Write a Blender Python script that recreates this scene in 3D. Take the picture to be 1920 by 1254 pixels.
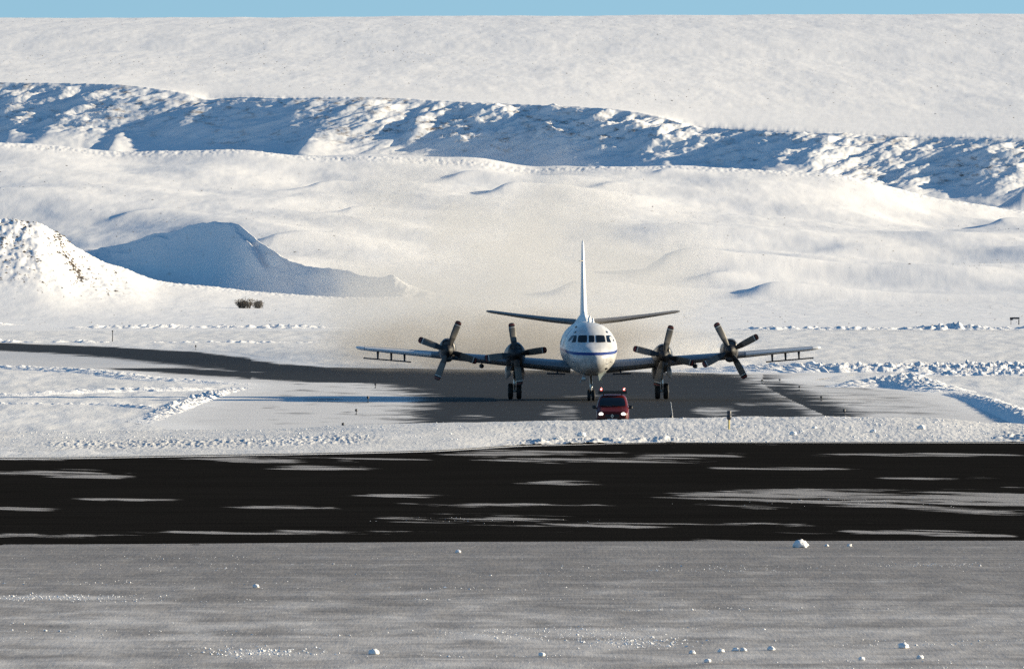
import bpy, bmesh, math, random
import numpy as np
from mathutils import Vector, Matrix
from mathutils.bvhtree import BVHTree

random.seed(7)
S = bpy.context.scene
COL = S.collection
for o in list(bpy.data.objects):
    bpy.data.objects.remove(o)

# ------------------------------------------------------------------ camera, sky, sun, exposure
F = 21333.0          # focal length in photograph pixels (400 mm on a 36 mm sensor, 1920 px wide)
CAM_H = 9.2          # eye height above the pavement
EYE = 485.0          # photograph row of the eye level
cd = bpy.data.cameras.new('camera')
cam = bpy.data.objects.new('camera', cd); COL.objects.link(cam)
cd.sensor_width = 36.0; cd.lens = 400.0; cd.clip_start = 1.0; cd.clip_end = 60000.0
cam.location = (0, 0, CAM_H)
cam.rotation_euler = (math.pi/2 - math.atan((627-EYE)/F), 0, 0)
S.camera = cam

SUN_EL = math.radians(14.0)
SUN_BACK = math.radians(13.0)     # sun stands to the right and this far behind the scene's cross line
sx = math.cos(SUN_BACK)*math.cos(SUN_EL); sy = math.sin(SUN_BACK)*math.cos(SUN_EL); sz = math.sin(SUN_EL)
w = bpy.data.worlds.new('World'); S.world = w; w.use_nodes = True
nt = w.node_tree
bg = nt.nodes['Background']
sky = nt.nodes.new('ShaderNodeTexSky'); sky.sky_type = 'NISHITA'
sky.sun_disc = False
sky.sun_elevation = SUN_EL
sky.sun_rotation = math.atan2(sx, sy)
sky.altitude = 50; sky.air_density = 1.0; sky.dust_density = 0.0; sky.ozone_density = 1.6
# the clear polar sky is read a little higher up, so its whole dome is bluer
tc = nt.nodes.new('ShaderNodeTexCoord')
ad = nt.nodes.new('ShaderNodeVectorMath'); ad.operation = 'ADD'; ad.inputs[1].default_value = (0, 0, 0.14)
nm = nt.nodes.new('ShaderNodeVectorMath'); nm.operation = 'NORMALIZE'
hs = nt.nodes.new('ShaderNodeHueSaturation'); hs.inputs['Saturation'].default_value = 1.24
nt.links.new(tc.outputs['Generated'], ad.inputs[0]); nt.links.new(ad.outputs[0], nm.inputs[0]); nt.links.new(nm.outputs[0], sky.inputs[0])
nt.links.new(sky.outputs[0], hs.inputs['Color']); nt.links.new(hs.outputs[0], bg.inputs[0])
bg.inputs[1].default_value = 0.081
sl = bpy.data.lights.new('sun', 'SUN'); sl.energy = 5.0; sl.angle = math.radians(0.5); sl.color = (1.0, 0.85, 0.605)
so = bpy.data.objects.new('sun', sl); COL.objects.link(so)
so.rotation_euler = Vector((-sx, -sy, -sz)).to_track_quat('-Z', 'Y').to_euler()
so.location = (300, 800, 200)

S.view_settings.view_transform = 'Standard'
try: S.view_settings.look = 'None'
except Exception: pass
S.view_settings.exposure = 1.03
S.view_settings.gamma = 1.0
S.view_settings.use_curve_mapping = False
S.cycles.max_bounces = 5
S.cycles.diffuse_bounces = 2
S.cycles.volume_bounces = 1
S.cycles.volume_step_rate = 1.0
S.cycles.use_denoising = False
try: S.cycles.denoising_prefilter = 'ACCURATE'
except Exception: pass
S.cycles.caustics_reflective = False
S.cycles.caustics_refractive = False

# ------------------------------------------------------------------ helpers
def X(px, D): return (px-960.0)*D/F
def GD(y): return F*CAM_H/(y-EYE)                  # distance of a ground point seen at row y
def ZY(y, D): return CAM_H + (EYE-y)*D/F           # height of a point seen at row y, distance D
def G(px, y):
    D = GD(y); return (X(px, D), D)

def hash2(ix, iy, seed):
    ix = ix.astype(np.int64) & 0xffffffff; iy = iy.astype(np.int64) & 0xffffffff
    h = (ix*374761393 + iy*668265263 + seed*1442695041) & 0xffffffff
    h = ((h ^ (h >> 13))*1274126177) & 0xffffffff
    h = h ^ (h >> 16)
    return h
def gnoise(x, y, seed=0):
    x = np.asarray(x, float); y = np.asarray(y, float)
    x0 = np.floor(x); y0 = np.floor(y); fx = x-x0; fy = y-y0
    u = fx*fx*fx*(fx*(fx*6-15)+10); v = fy*fy*fy*(fy*(fy*6-15)+10)
    def g(dx, dy):
        a = hash2(x0+dx, y0+dy, seed)/4294967295.0*2*math.pi
        return np.cos(a)*(fx-dx)+np.sin(a)*(fy-dy)
    a = g(0,0); b = g(1,0); c = g(0,1); d = g(1,1)
    return ((a+(b-a)*u) + ((c+(d-c)*u)-(a+(b-a)*u))*v)*1.45
def fbm(x, y, oct=4, seed=0, gain=0.5, ridge=False):
    s = np.zeros(np.broadcast(x, y).shape); a = 1.0; f = 1.0
    for i in range(oct):
        n = gnoise(np.asarray(x)*f, np.asarray(y)*f, seed+i*17)
        if ridge: n = 1-2*np.abs(n)
        s += a*n; a *= gain; f *= 2.03
    return s
def sstep(a, b, x):
    t = np.clip((x-a)/(b-a), 0, 1); return t*t*(3-2*t)
def pl(px, pts):
    """smooth piecewise curve through pts at px"""
    xs = np.array([p[0] for p in pts], float); ys = np.array([p[1] for p in pts], float)
    h = np.diff(xs); d = np.diff(ys)/h
    m = np.zeros(len(xs)); m[0] = d[0]; m[-1] = d[-1]
    for i in range(1, len(xs)-1):
        m[i] = 0 if d[i-1]*d[i] <= 0 else 2*d[i-1]*d[i]/(d[i-1]+d[i])
    q = np.clip(np.asarray(px, float), xs[0], xs[-1])
    i = np.clip(np.searchsorted(xs, q)-1, 0, len(xs)-2)
    t = (q-xs[i])/h[i]
    return ((2*t**3-3*t**2+1)*ys[i] + (t**3-2*t**2+t)*h[i]*m[i] + (-2*t**3+3*t**2)*ys[i+1] + (t**3-t**2)*h[i]*m[i+1])

def grid_mesh(name, Xa, Ya, Za, mat, attrs=None, kind='structure', parent=None, smooth=True):
    R, C = Xa.shape
    me = bpy.data.meshes.new(name)
    me.vertices.add(R*C)
    co = np.stack([Xa, Ya, Za], -1).astype(np.float32).ravel()
    me.vertices.foreach_set('co', co)
    idx = np.arange(R*C).reshape(R, C)
    q = np.stack([idx[:-1,:-1], idx[:-1,1:], idx[1:,1:], idx[1:,:-1]], -1).reshape(-1, 4)
    n = len(q)
    me.loops.add(n*4); me.polygons.add(n)
    me.loops.foreach_set('vertex_index', q.ravel().astype(np.int32))
    me.polygons.foreach_set('loop_start', np.arange(0, n*4, 4, dtype=np.int32))
    me.polygons.foreach_set('loop_total', np.full(n, 4, dtype=np.int32))
    me.update(calc_edges=True)
    me.polygons.foreach_set('use_smooth', np.full(n, smooth))
    for k, v in (attrs or {}).items():
        at = me.attributes.new(k, 'FLOAT', 'POINT'); at.data.foreach_set('value', v.astype(np.float32).ravel())
    me.materials.append(mat)
    o = bpy.data.objects.new(name, me); COL.objects.link(o)
    if kind: o['kind'] = kind
    if parent: o.parent = parent
    return o

class MB:
    def __init__(s): s.v = []; s.f = []
    def add(s, vs, fs):
        b = len(s.v); s.v += [tuple(v) for v in vs]; s.f += [tuple(i+b for i in f) for f in fs]
    def box(s, c, d, rot=None):
        vs = []
        for i in (-1,1):
            for j in (-1,1):
                for k in (-1,1):
                    p = Vector((i*d[0]/2, j*d[1]/2, k*d[2]/2))
                    if rot: p = rot @ p
                    vs.append(p+Vector(c))
        s.add(vs, [(0,1,3,2),(4,6,7,5),(0,4,5,1),(2,3,7,6),(0,2,6,4),(1,5,7,3)])
    def tube(s, pts, rads, n=10, cap=True, flat=1.0):
        pts = [Vector(p) for p in pts]
        if not hasattr(rads, '__len__'): rads = [rads]*len(pts)
        rings = []
        for i, p in enumerate(pts):
            t = (pts[min(i+1, len(pts)-1)]-pts[max(i-1, 0)]).normalized()
            a = t.orthogonal().normalized() if abs(t.z) < .9 else t.cross(Vector((0,1,0))).normalized()
            b = t.cross(a)
            rings.append([p+a*(math.cos(2*math.pi*k/n)*rads[i])+b*(math.sin(2*math.pi*k/n)*rads[i]*flat) for k in range(n)])
        s.loft(rings, cap, cap)
    def loft(s, rings, c0=True, c1=True):
        n = len(rings[0]); vs = [p for r in rings for p in r]; fs = []
        for i in range(len(rings)-1):
            for k in range(n):
                a = i*n+k; b = i*n+(k+1)%n
                fs.append((a, b, b+n, a+n))
        if c0: fs.append(tuple(range(n-1, -1, -1)))
        if c1: fs.append(tuple(range((len(rings)-1)*n, len(rings)*n)))
        s.add(vs, fs)
    def lathe(s, prof, c, axis='y', n=20):
        """prof: (along, radius) list; closed rings round an axis through c"""
        rings = []
        for a, r in prof:
            ring = []
            for k in range(n):
                t = 2*math.pi*k/n
                u, v = math.cos(t)*r, math.sin(t)*r
                ring.append(Vector(c)+(Vector((u, a, v)) if axis == 'y' else Vector((a, u, v)) if axis == 'x' else Vector((u, v, a))))
            rings.append(ring)
        s.loft(rings)
    def build(s, name, mat, parent=None, smooth=True, angle=40):
        me = bpy.data.meshes.new(name)
        me.from_pydata(s.v, [], s.f)
        bm = bmesh.new(); bm.from_mesh(me); bmesh.ops.recalc_face_normals(bm, faces=bm.faces)
        bm.to_mesh(me); bm.free()
        me.materials.append(mat)
        if smooth:
            me.polygons.foreach_set('use_smooth', [True]*len(me.polygons))
            me.set_sharp_from_angle(angle=math.radians(angle))
        o = bpy.data.objects.new(name, me); COL.objects.link(o)
        if parent: o.parent = parent
        return o

def tag(o, label=None, cat=None, group=None, kind=None):
    if label: o['label'] = label
    if cat: o['category'] = cat
    if group: o['group'] = group
    if kind: o['kind'] = kind
    return o
def empty(name, loc, rz=0):
    o = bpy.data.objects.new(name, None); COL.objects.link(o)
    o.location = loc; o.rotation_euler = (0, 0, rz); o.empty_display_size = 0.3
    return o
def copy_tree(o, parent=None):
    c = o.copy(); COL.objects.link(c)
    if parent: c.parent = parent
    for ch in list(o.children): copy_tree(ch, c)
    return c

# ------------------------------------------------------------------ material helpers
class NT:
    def __init__(s, name):
        s.m = bpy.data.materials.new(name); s.m.use_nodes = True
        s.t = s.m.node_tree; s.b = s.t.nodes['Principled BSDF']; s.out = s.t.nodes['Material Output']
    def n(s, typ, **kw):
        nd = s.t.nodes.new(typ)
        for k, v in kw.items():
            if k.startswith('i_'):
                key = k[2:]; key = int(key) if key.isdigit() else key
                if isinstance(v, bpy.types.NodeSocket): s.t.links.new(v, nd.inputs[key])
                else: nd.inputs[key].default_value = v
            else: setattr(nd, k, v)
        return nd
    def link(s, a, b): s.t.links.new(a, b)
    def pos(s): return s.n('ShaderNodeNewGeometry').outputs['Position']
    def mapped(s, v, sc, loc=(0,0,0), rot=(0,0,0)):
        return s.n('ShaderNodeMapping', i_0=v, i_1=loc, i_2=rot, i_3=sc).outputs[0]
    def noise(s, v, scale=1, detail=4, rough=.55, dist=0):
        return s.n('ShaderNodeTexNoise', i_Vector=v, i_Scale=scale, i_Detail=detail, i_Roughness=rough, i_Distortion=dist).outputs[0]
    def math(s, op, a, b=0.0, c=None, clamp=False):
        nd = s.t.nodes.new('ShaderNodeMath'); nd.operation = op; nd.use_clamp = clamp
        for i, v in enumerate((a, b, c)):
            if v is None: continue
            if isinstance(v, bpy.types.NodeSocket): s.t.links.new(v, nd.inputs[i])
            else: nd.inputs[i].default_value = v
        return nd.outputs[0]
    def step(s, v, lo, hi, a=0.0, b=1.0):
        nd = s.t.nodes.new('ShaderNodeMapRange'); nd.interpolation_type = 'SMOOTHSTEP'
        s.t.links.new(v, nd.inputs[0])
        for i, q in enumerate((lo, hi, a, b)): nd.inputs[i+1].default_value = q
        return nd.outputs[0]
    def mix(s, f, a, b):
        nd = s.t.nodes.new('ShaderNodeMix'); nd.data_type = 'RGBA'
        for i, v in ((0, f), (6, a), (7, b)):
            if isinstance(v, bpy.types.NodeSocket): s.t.links.new(v, nd.inputs[i])
            else: nd.inputs[i].default_value = v if i == 0 else (*v, 1)
        return nd.outputs[2]
    def attr(s, name): return s.n('ShaderNodeAttribute', attribute_name=name).outputs['Fac']
    def bump(s, h, strength, dist):
        nd = s.n('ShaderNodeBump', i_Height=h); nd.inputs['Strength'].default_value = strength; nd.inputs['Distance'].default_value = dist
        return nd
    def setp(s, **kw):
        for k, v in kw.items():
            inp = s.b.inputs[k.replace('_', ' ')]
            if isinstance(v, bpy.types.NodeSocket): s.t.links.new(v, inp)
            else: inp.default_value = v if not (isinstance(v, tuple) and len(v) == 3) else (*v, 1)

def paint(name, col, rough=.4, spec=.5, metal=0, var=.08, vs=6.0):
    """simple paint with faint procedural unevenness"""
    t = NT(name)
    c = t.n('ShaderNodeTexCoord').outputs['Object']
    nz = t.noise(c, vs, 5, .6)
    a = tuple(max(0, x*(1-var)) for x in col); b = tuple(min(1, x*(1+var)) for x in col)
    t.setp(Base_Color=t.mix(nz, a, b), Roughness=rough, Metallic=metal)
    t.b.inputs['Specular IOR Level'].default_value = spec
    return t.m
def lamp(name, col, strength, base=(.8,.8,.8)):
    t = NT(name); t.setp(Base_Color=base, Roughness=.2)
    t.b.inputs['Emission Color'].default_value = (*col, 1); t.b.inputs['Emission Strength'].default_value = strength
    return t.m

SNOW = (.875, .868, .862)
def snow_mat(name, bump_sc, bump_str, bump_dist, stretch=.08, scrub=0.0, scrub_sc=(.5,.03), rock=False, tone=.06, albedo=SNOW, sc2=None):
    t = NT(name); p = t.pos()
    pm = t.mapped(p, (1, stretch, 1))
    n1 = t.noise(pm, bump_sc, 6, .68)
    n2 = t.noise(t.mapped(p, (1, .12, 1)), bump_sc*.07, 4, .55)
    big = t.noise(t.mapped(p, (1, .2, 1)), bump_sc*.015, 5, .6)
    c = t.mix(t.step(n2, .35, .7), tuple(a*(1-tone) for a in albedo), albedo)
    c = t.mix(t.step(big, .42, .66, 0, .6), c, tuple(a*(1-1.6*tone) for a in albedo))
    fg = t.noise(t.mapped(p, (1, stretch*.7, 1)), bump_sc*2.2, 3, .8)
    c = t.mix(t.step(fg, .50, .72, 0, .75), c, tuple(a*(1-2.6*tone) for a in albedo))
    if scrub > 0:
        ns = t.noise(t.mapped(p, (scrub_sc[0], scrub_sc[1], scrub_sc[0])), 1, 5, .75)
        nb = t.noise(t.mapped(p, (.02, .004, .02)), 1, 3, .5)
        f = t.math('MULTIPLY', t.step(ns, .60, .72), t.step(nb, .40, .62, .25, 1))
        f = t.math('MULTIPLY', f, scrub, clamp=True)
        c = t.mix(f, c, (.20, .165, .13))
    if rock:
        a = t.attr('rock')
        nr = t.noise(t.mapped(p, (.16, .16, .42)), 1, 7, .75)
        f = t.math('MULTIPLY', a, t.step(nr, .50, .66), clamp=True)
        c = t.mix(f, c, (.17, .13, .105))
    b = t.bump(t.math('ADD', n1, t.math('MULTIPLY', n2, .55)), bump_str, bump_dist)
    t.setp(Base_Color=c, Roughness=.75, Normal=b.outputs[0])
    t.b.inputs['Specular IOR Level'].default_value = .15
    return t.m

# ------------------------------------------------------------------ SETTING: hills (one terrain surface from the plain to the plateau)
uc = np.concatenate([np.linspace(-9000, -900, 30), np.arange(-860, -130, 12), np.arange(-120, 2040, 2.0), np.arange(2050, 2790, 12), np.linspace(2830, 11000, 30)])
P = uc[None, :]
A_pts = [(-9000,430),(-900,415),(-300,405),(0,408),(60,412),(110,436),(150,466),(200,490),(250,508),(300,525),(400,536),(480,545),(560,551),(650,556),(730,555),(800,558),(1000,566),(1400,572),(1920,575),(11000,575)]
T_pts = [(-9000,500),(-200,520),(0,500),(120,484),(170,471),(250,447),(320,427),(375,418),(440,424),(500,466),(560,497),(640,508),(720,520),(770,540),(820,553),(900,561),(1000,562.5),(1400,568),(1920,571),(11000,571)]
TL_pts = [(-9000,505),(-200,525),(0,505),(170,478),(375,474),(500,492),(640,520),(800,556),(900,560),(1000,559),(1400,563),(1920,566),(11000,566)]
DB_pts = [(-9000,2640),(0,2620),(170,2600),(375,2460),(500,2360),(640,2270),(800,2170),(1000,2160),(11000,2160)]
M_pts = [(-9000,400),(-300,385),(0,375),(300,380),(600,395),(900,410),(1300,425),(1920,450),(11000,450)]
C_pts = [(-9000,260),(-900,262),(0,272),(130,272),(240,280),(500,289),(750,292),(880,297),(1000,312),(1060,308),(1250,311),(1450,317),(1550,325),(1620,341),(1690,364),(1750,380),(1830,388),(1920,394),(2300,400),(11000,400)]
E_pts = [(-9000,140),(-900,150),(0,155),(200,158),(300,168),(350,177),(400,189),(500,185),(700,183),(830,190),(1000,197),(1150,205),(1230,218),(1300,236),(1400,244),(1550,250),(1700,256),(1920,259),(2800,262),(11000,270)]
EB_pts = [(-9000,300),(0,306),(700,326),(1000,338),(1500,352),(1620,378),(1700,396),(1920,404),(11000,405)]
PM_pts = [(-9000,90),(0,92),(960,96),(1920,118),(11000,140)]
PC_pts = [(-9000,36),(0,34.5),(960,30),(1920,26.5),(11000,22)]
one = np.ones_like(uc)
DA = 2050*one
DB = pl(uc, DB_pts)
DE = pl(uc, [(-9000,5010),(-860,5000),(250,4940),(560,4911),(1230,4866),(1600,4806),(1920,4790),(2790,4755),(11000,4740)])
xe = (uc-960)*.2297
DE = DE + 11*gnoise(xe/95+3.3, 0*xe+.5, 5) + 3.2*gnoise(xe/33, 0*xe+1.7, 6)
W_E = 82.0
ctrl = []   # (D, z) rows of control
def row(D, y=None, z=None): ctrl.append((D, ZY(y, D) if z is None else z))
row(1480*one, z=0*one-.25)
row(1720*one, z=0*one-.12)
Ay = pl(uc, A_pts)
row(DA, Ay)
hol = sstep(900, 760, uc)
row(DA+70, Ay+4+34*hol)
row(DB-26-20*hol, np.where(hol > 0, np.maximum(Ay, pl(uc, T_pts))+3+25*hol, Ay-3))
row(DB, pl(uc, T_pts))
row(DB+75, np.maximum(pl(uc, T_pts)-3, pl(uc, TL_pts)))
row(3000*one, pl(uc, M_pts))
Cy = pl(uc, C_pts)
_kc = np.exp(-((uc[:, None]-uc[None, :])/230.0)**2)*np.gradient(uc)[None, :]
Csm = (_kc*Cy[None, :]).sum(1)/_kc.sum(1)
Csm = Cy+3+14*np.log1p(np.exp((Csm-Cy)/14))
row(3600*one, Cy)
row(4000*one, Cy+14)
row(DE-W_E, pl(uc, EB_pts))
row(DE, pl(uc, E_pts))
row(6500*one, pl(uc, PM_pts))
row(8200*one, pl(uc, PC_pts))
row(9200*one, pl(uc, PC_pts)+25)
seg_n = [30, 90, 10, 16, 44, 22, 60, 80, 10, 22, 150, 80, 60, 4]
Dr, Zr, EF = [], [], []
_k = np.exp(-((uc[:, None]-uc[None, :])/330.0)**2)*np.gradient(uc)[None, :]
Esm = (_k*ctrl[11][1][None, :]).sum(1)/_k.sum(1)      # the plateau follows a smoothed edge
def z_d(d0, d1, t): return (d1-d0)*t
for k in range(len(seg_n)):
    (d0, z0), (d1, z1) = ctrl[k], ctrl[k+1]
    for j in range(seg_n[k]):
        t = j/seg_n[k]
        Dr.append(d0+(d1-d0)*t)
        if k == 10:
            p = np.interp(t, [0, .45, .8, 1.0], [0, .36, .80, 1.0])
            EF.append(t*one)
        else:
            # ease so hills roll over their crests instead of breaking
            p = {1: t**1.6, 4: t**.85, 12: t**.85}.get(k, t)
            EF.append(0*one-(1 if k < 10 else 0) + (2 if k > 10 else 0))
        zz = z0+(z1-z0)*p
        if k == 7:
            zb_ = ZY(Csm, d1); zz = z0+(zb_-z0)*t+(z1-zb_)*np.exp(-(1-t)*(d1-d0)/95.0)
        if k == 11: zz = zz+(Esm-z0)*(1-np.exp(-(z_d(d0, d1, t))/55.0))*(1-t)
        Zr.append(zz)
Dr.append(ctrl[-1][0]); Zr.append(ctrl[-1][1]); EF.append(2*one)
Dm = np.array(Dr); Zm = np.array(Zr); EFm = np.array(EF)
# relax the broken slopes along the view a little (not on the escarpment)
for _ in range(3):
    Zs = Zm.copy(); Zs[1:-1] = (Zm[:-2]+2*Zm[1:-1]+Zm[2:])/4
    k = ((EFm < 0) & (Dm > 1500)).astype(float)
    Zm = Zm*(1-k)+Zs*k
Xm = (P-960)*Dm/F
wgt = sstep(1500, 1750, Dm)
amp_mid = sstep(2100, 2600, Dm)*sstep(4700, 4300, Dm)
Zm += .035*wgt*fbm(Xm/3.5, Dm/30, 3, 11)
Zm += .36*amp_mid*fbm(Xm/30, Dm/140, 3, 21)+2.2*amp_mid*gnoise(Xm/62+.3, Dm/260, 22)+1.1*amp_mid*gnoise((Xm+.08*Dm)/36, (Dm-.3*Xm)/150, 24)
Zm += .05*amp_mid*fbm(Xm/6, Dm/45, 3, 23)
Zm += sstep(5000, 5300, Dm)*(.30*fbm(Xm/30, Dm/300, 3, 31)+.05*fbm(Xm/4.5, Dm/60, 2, 33)+.5*gnoise(Xm/75, Dm/420, 34))
bf = np.clip(1-np.abs(Dm-DB[None, :]+12)/26, 0, 1)*sstep(900, 780, P)
Zm += bf*(1.1*fbm((Xm+Zm)/10, (Zm-.5*Xm)/4.5, 4, 46, .5)+.8*fbm(Xm/12, Zm/8, 2, 47)*sstep(330, 430, P)*sstep(620, 520, P))
tb = (Dm-(DB[None, :]-46))/46
Zm += 2.4*np.exp(-(np.abs(P-462-55*(.6-tb))/26)**2)*sstep(.25, .5, tb)*sstep(.95, .62, tb)+1.3*np.exp(-(np.abs(P-300-70*(.6-tb))/22)**2)*sstep(.3, .6, tb)*sstep(.97, .7, tb)
# hummocky rocky hillock on the left of the front ridge
hk = sstep(330, 120, P)*sstep(1820, 2000, Dm)*sstep(2120, 2060, Dm)
Zm += hk*(.35*fbm(Xm/2.2, Dm/9, 3, 41))
Zm += sstep(2000, 2040, Dm)*sstep(2110, 2060, Dm)*.12*fbm(Xm/.7, Dm/6, 3, 43)*sstep(980, 700, P)
# crest of the middle hill
Zm += sstep(3520, 3590, Dm)*sstep(3680, 3610, Dm)*.22*fbm(Xm/1.6, Dm/9, 3, 45)
# drifts with a steep side turned away from the sun
def mound(px, y, hpx, wr, wl, wd=45.0, lo=2180, hi=3590):
    ci = int(np.argmin(np.abs(uc-px)))
    sel = (Dm[:, ci] > lo) & (Dm[:, ci] < hi)
    dd = Dm[sel, ci]; yy = EYE-(Zm[sel, ci]-CAM_H)*F/dd
    o = np.argsort(yy)
    D0 = float(np.interp(y, yy[o], dd[o]))
    x0 = X(px, D0); h = 1.35*hpx*D0/F; sc = D0/F
    fx = 1/(1+np.exp(np.clip(-(Xm-x0-.12*(Dm-D0))/(wl*sc), -40, 40)))
    fr = np.exp(-np.maximum(0, Xm-x0)/(wr*sc))
    return h*fx*fr*np.exp(-((Dm-D0)/wd)**2)
for a in [(600,356,17,150,9,50),(945,362,20,190,9,50),(660,400,15,160,9,45),(860,330,9,140,7,40),(1243,508,36,260,15,45),(1060,552,26,220,15,35),(1420,548,19,240,14,30),
          (1330,520,12,120,12,40),(740,540,12,120,14,30),(520,450,16,160,13,60),(1870,425,16,120,10,60),(240,402,7,90,8,40),(1240,322,7,60,6,20),(1130,350,9,110,10,40),(1560,470,7,150,20,40)]:
    Zm += mound(*a)
Zm += mound(1905, 396, 48, 260, 12, 60, 3700, 4700)
# escarpment relief: slanted ledges, gullies, ribs
e = np.where((EFm >= 0) & (EFm <= 1), EFm, np.where(EFm > 1, 1.0, 0.0))
inside = ((EFm >= 0) & (EFm <= 1)).astype(float)
ca, sa = math.cos(math.radians(24)), math.sin(math.radians(24))
q1 = Xm*ca+Zm*sa*1.6; q2 = -Xm*sa+Zm*ca*1.6
rough = fbm(q1/24, q2/5.5, 5, 51, .52)
rough2 = fbm(Xm/7, Zm/4+Dm/22, 4, 57, .6)
apr = sstep(.18, .55, e)
mot = sstep(250, 130, P)+sstep(780, 900, P)*(1-.3*sstep(1500, 1700, P))+.58
env = inside*apr*sstep(1.0, .93, e)*np.clip(mot, .3, 1.15)
rough3 = fbm(q1/13, q2/2.4, 3, 53, .5)
Zm += env*(1.75*(1+.45*sstep(600, 720, P)*sstep(1330, 1200, P)*sstep(.4, .6, e))*rough+.22*rough2)
Zm += inside*sstep(.25, .6, e)*sstep(1, .94, e)*.62*rough3*np.clip(.55+1.0*gnoise(Xm/22, Zm/9, 54), .15, 1.5)
Zm += inside*(1-apr)*.35*fbm(Xm/14, Dm/20, 3, 61)*sstep(0, .1, e)
# sunlit spurs that stand out from the face
def spur(px, wpx, t0, t1, h, skew=20):
    c = P-(px+skew*(e-.5)); h = h*.55
    prof = np.where(c > 0, np.exp(-(c/(wpx*2.6))**2), np.exp(-(c/(wpx*1.1))**2))
    return inside*h*prof*sstep(t0-.1, t0+.12, e)*sstep(t1+.28, t1-.18, e)
for a in [(232,13,.02,.30,5,70),(120,34,.0,.62,8,120),(30,22,.0,.5,6,60),(330,30,.45,.9,7,200),(590,17,.05,.5,7,90),(500,8,.0,.22,4,20),(770,12,.5,.75,5,60),
          (1010,14,.5,.72,5,60),(1450,24,.05,.55,6,80),(1220,20,.3,.8,5,90),(1520,22,.4,.8,6,90),(1700,20,.0,.5,3.2,30),(1840,26,.35,.75,5,60)]:
    Zm += spur(*a)
Zm += sstep(.96, 1.0, e)*sstep(60, 0, np.abs(Dm-DE[None, :]))*.22*fbm(Xm/3.0, Dm/14, 3, 63)
rock = inside*sstep(.30, .60, e)*np.clip(.55+.9*fbm(Xm/30, Zm/12, 3, 71), 0, 1)
rock = np.maximum(rock, hk*.0)

M_hill = snow_mat('hill_snow', 2.6, .13, .3, .07, tone=.052, albedo=(.845,.838,.832), scrub=.55, scrub_sc=(.55, .035), rock=True)
hills = grid_mesh('hills', Xm, Dm, Zm, M_hill, {'rock': rock})

def hill_z(x, D):
    px = 960+x*F/D
    c = int(np.clip(np.searchsorted(uc, px), 1, len(uc)-1))
    return float(np.interp(D, Dm[:, c], Zm[:, c]))

# ------------------------------------------------------------------ SETTING: flat ground, runway, apron, taxiway
uc2 = np.concatenate([np.linspace(-26000, -1200, 24), np.arange(-1100, -110, 20), np.arange(-100, 2030, 5.0), np.arange(2040, 3000, 20), np.linspace(3100, 28000, 24)])
Dg = np.concatenate([np.linspace(60, 240, 6), np.geomspace(250, 1500, 260)])
Pg, Dgm = np.meshgrid(uc2, Dg)
Xg = (Pg-960)*Dgm/F

def poly_sd(poly, px, py):
    """signed distance (inside positive) in the metric of the given coordinates"""
    poly = np.asarray(poly, float); n = len(poly)
    inside = np.zeros(px.shape, bool); dmin = np.full(px.shape, 1e18)
    for i in range(n):
        ax, ay = poly[i]; bx, by = poly[(i+1) % n]
        dx, dy = bx-ax, by-ay
        t = np.clip(((px-ax)*dx+(py-ay)*dy)/(dx*dx+dy*dy+1e-12), 0, 1)
        dmin = np.minimum(dmin, (px-ax-t*dx)**2+(py-ay-t*dy)**2)
        if abs(dy) > 1e-12:
            c = ((ay > py) != (by > py)) & (px < dx*(py-ay)/dy+ax)
            inside ^= c
    return np.where(inside, 1, -1)*np.sqrt(dmin)
def W(pts): return [G(*p) for p in pts]
TW = W([(380,806),(2150,806),(1905,783),(1820,755),(1740,733),(1600,722),(1480,712),(1560,701),(1500,699),(1330,699),(1100,695),(800,691),(650,689),(560,683),(400,661),(200,650),(0,643),(-300,636),(-900,630),
        (-900,668),(-300,674),(0,686),(200,694),(300,707),(400,712),(490,722),(430,740),(400,748),(300,790)])
BARE = W([(720,806),(760,790),(770,770),(790,752),(780,741),(760,733),(740,724),(700,718),(560,716),(470,708),(330,699),(240,694),(200,690),(330,690),(470,698),(300,678),(150,664),(0,656),(-300,648),(-900,640),(-900,628),(-300,634),(0,641),(200,648),(400,660),(560,682),(650,688),(800,690),(1100,694),(1330,698),(1400,703),(1420,711),(1440,727),(1500,757),(1560,784),(1590,806)])
sd_tw = poly_sd(TW, Xg, Dgm)
rw_far = pl(Pg, [(-26000,575),(-600,560),(0,525),(400,533),(800,545),(1000,562),(1300,571),(1920,572),(2600,574),(28000,575)])
rw_near = 369.0
on_rw = (Dgm < rw_far+6)
out = sstep(0, 2.5, -sd_tw)*sstep(4, 12, Dgm-rw_far)
Zg = -.05+out*(.05+.06*fbm(Xg/2.0, Dgm/18, 3, 81)+.05*fbm(Xg/9, Dgm/50, 3, 83))
Zg = np.where(Dgm > 1440, Zg*sstep(1500, 1440, Dgm)-.25*sstep(1440, 1500, Dgm), Zg)
M_ground = snow_mat('ground_snow', 3.2, .34, .12, .05, scrub=.12, scrub_sc=(1.4, .05), tone=.09, albedo=(.80,.79,.775))
ground = grid_mesh('ground', Xg, Dgm, Zg, M_ground)
# wide snow plain below everything, out to the far distance on all sides
M_plain = snow_mat('plain_snow', .3, .3, .5, .3)
xs = np.array([-30000., -8000, 8000, 30000]); ys = np.array([-30000., -2000, 20000, 60000])
gx, gy = np.meshgrid(xs, ys)
grid_mesh('snow_plain', gx, gy, np.full_like(gx, -6.0), M_plain)

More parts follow.
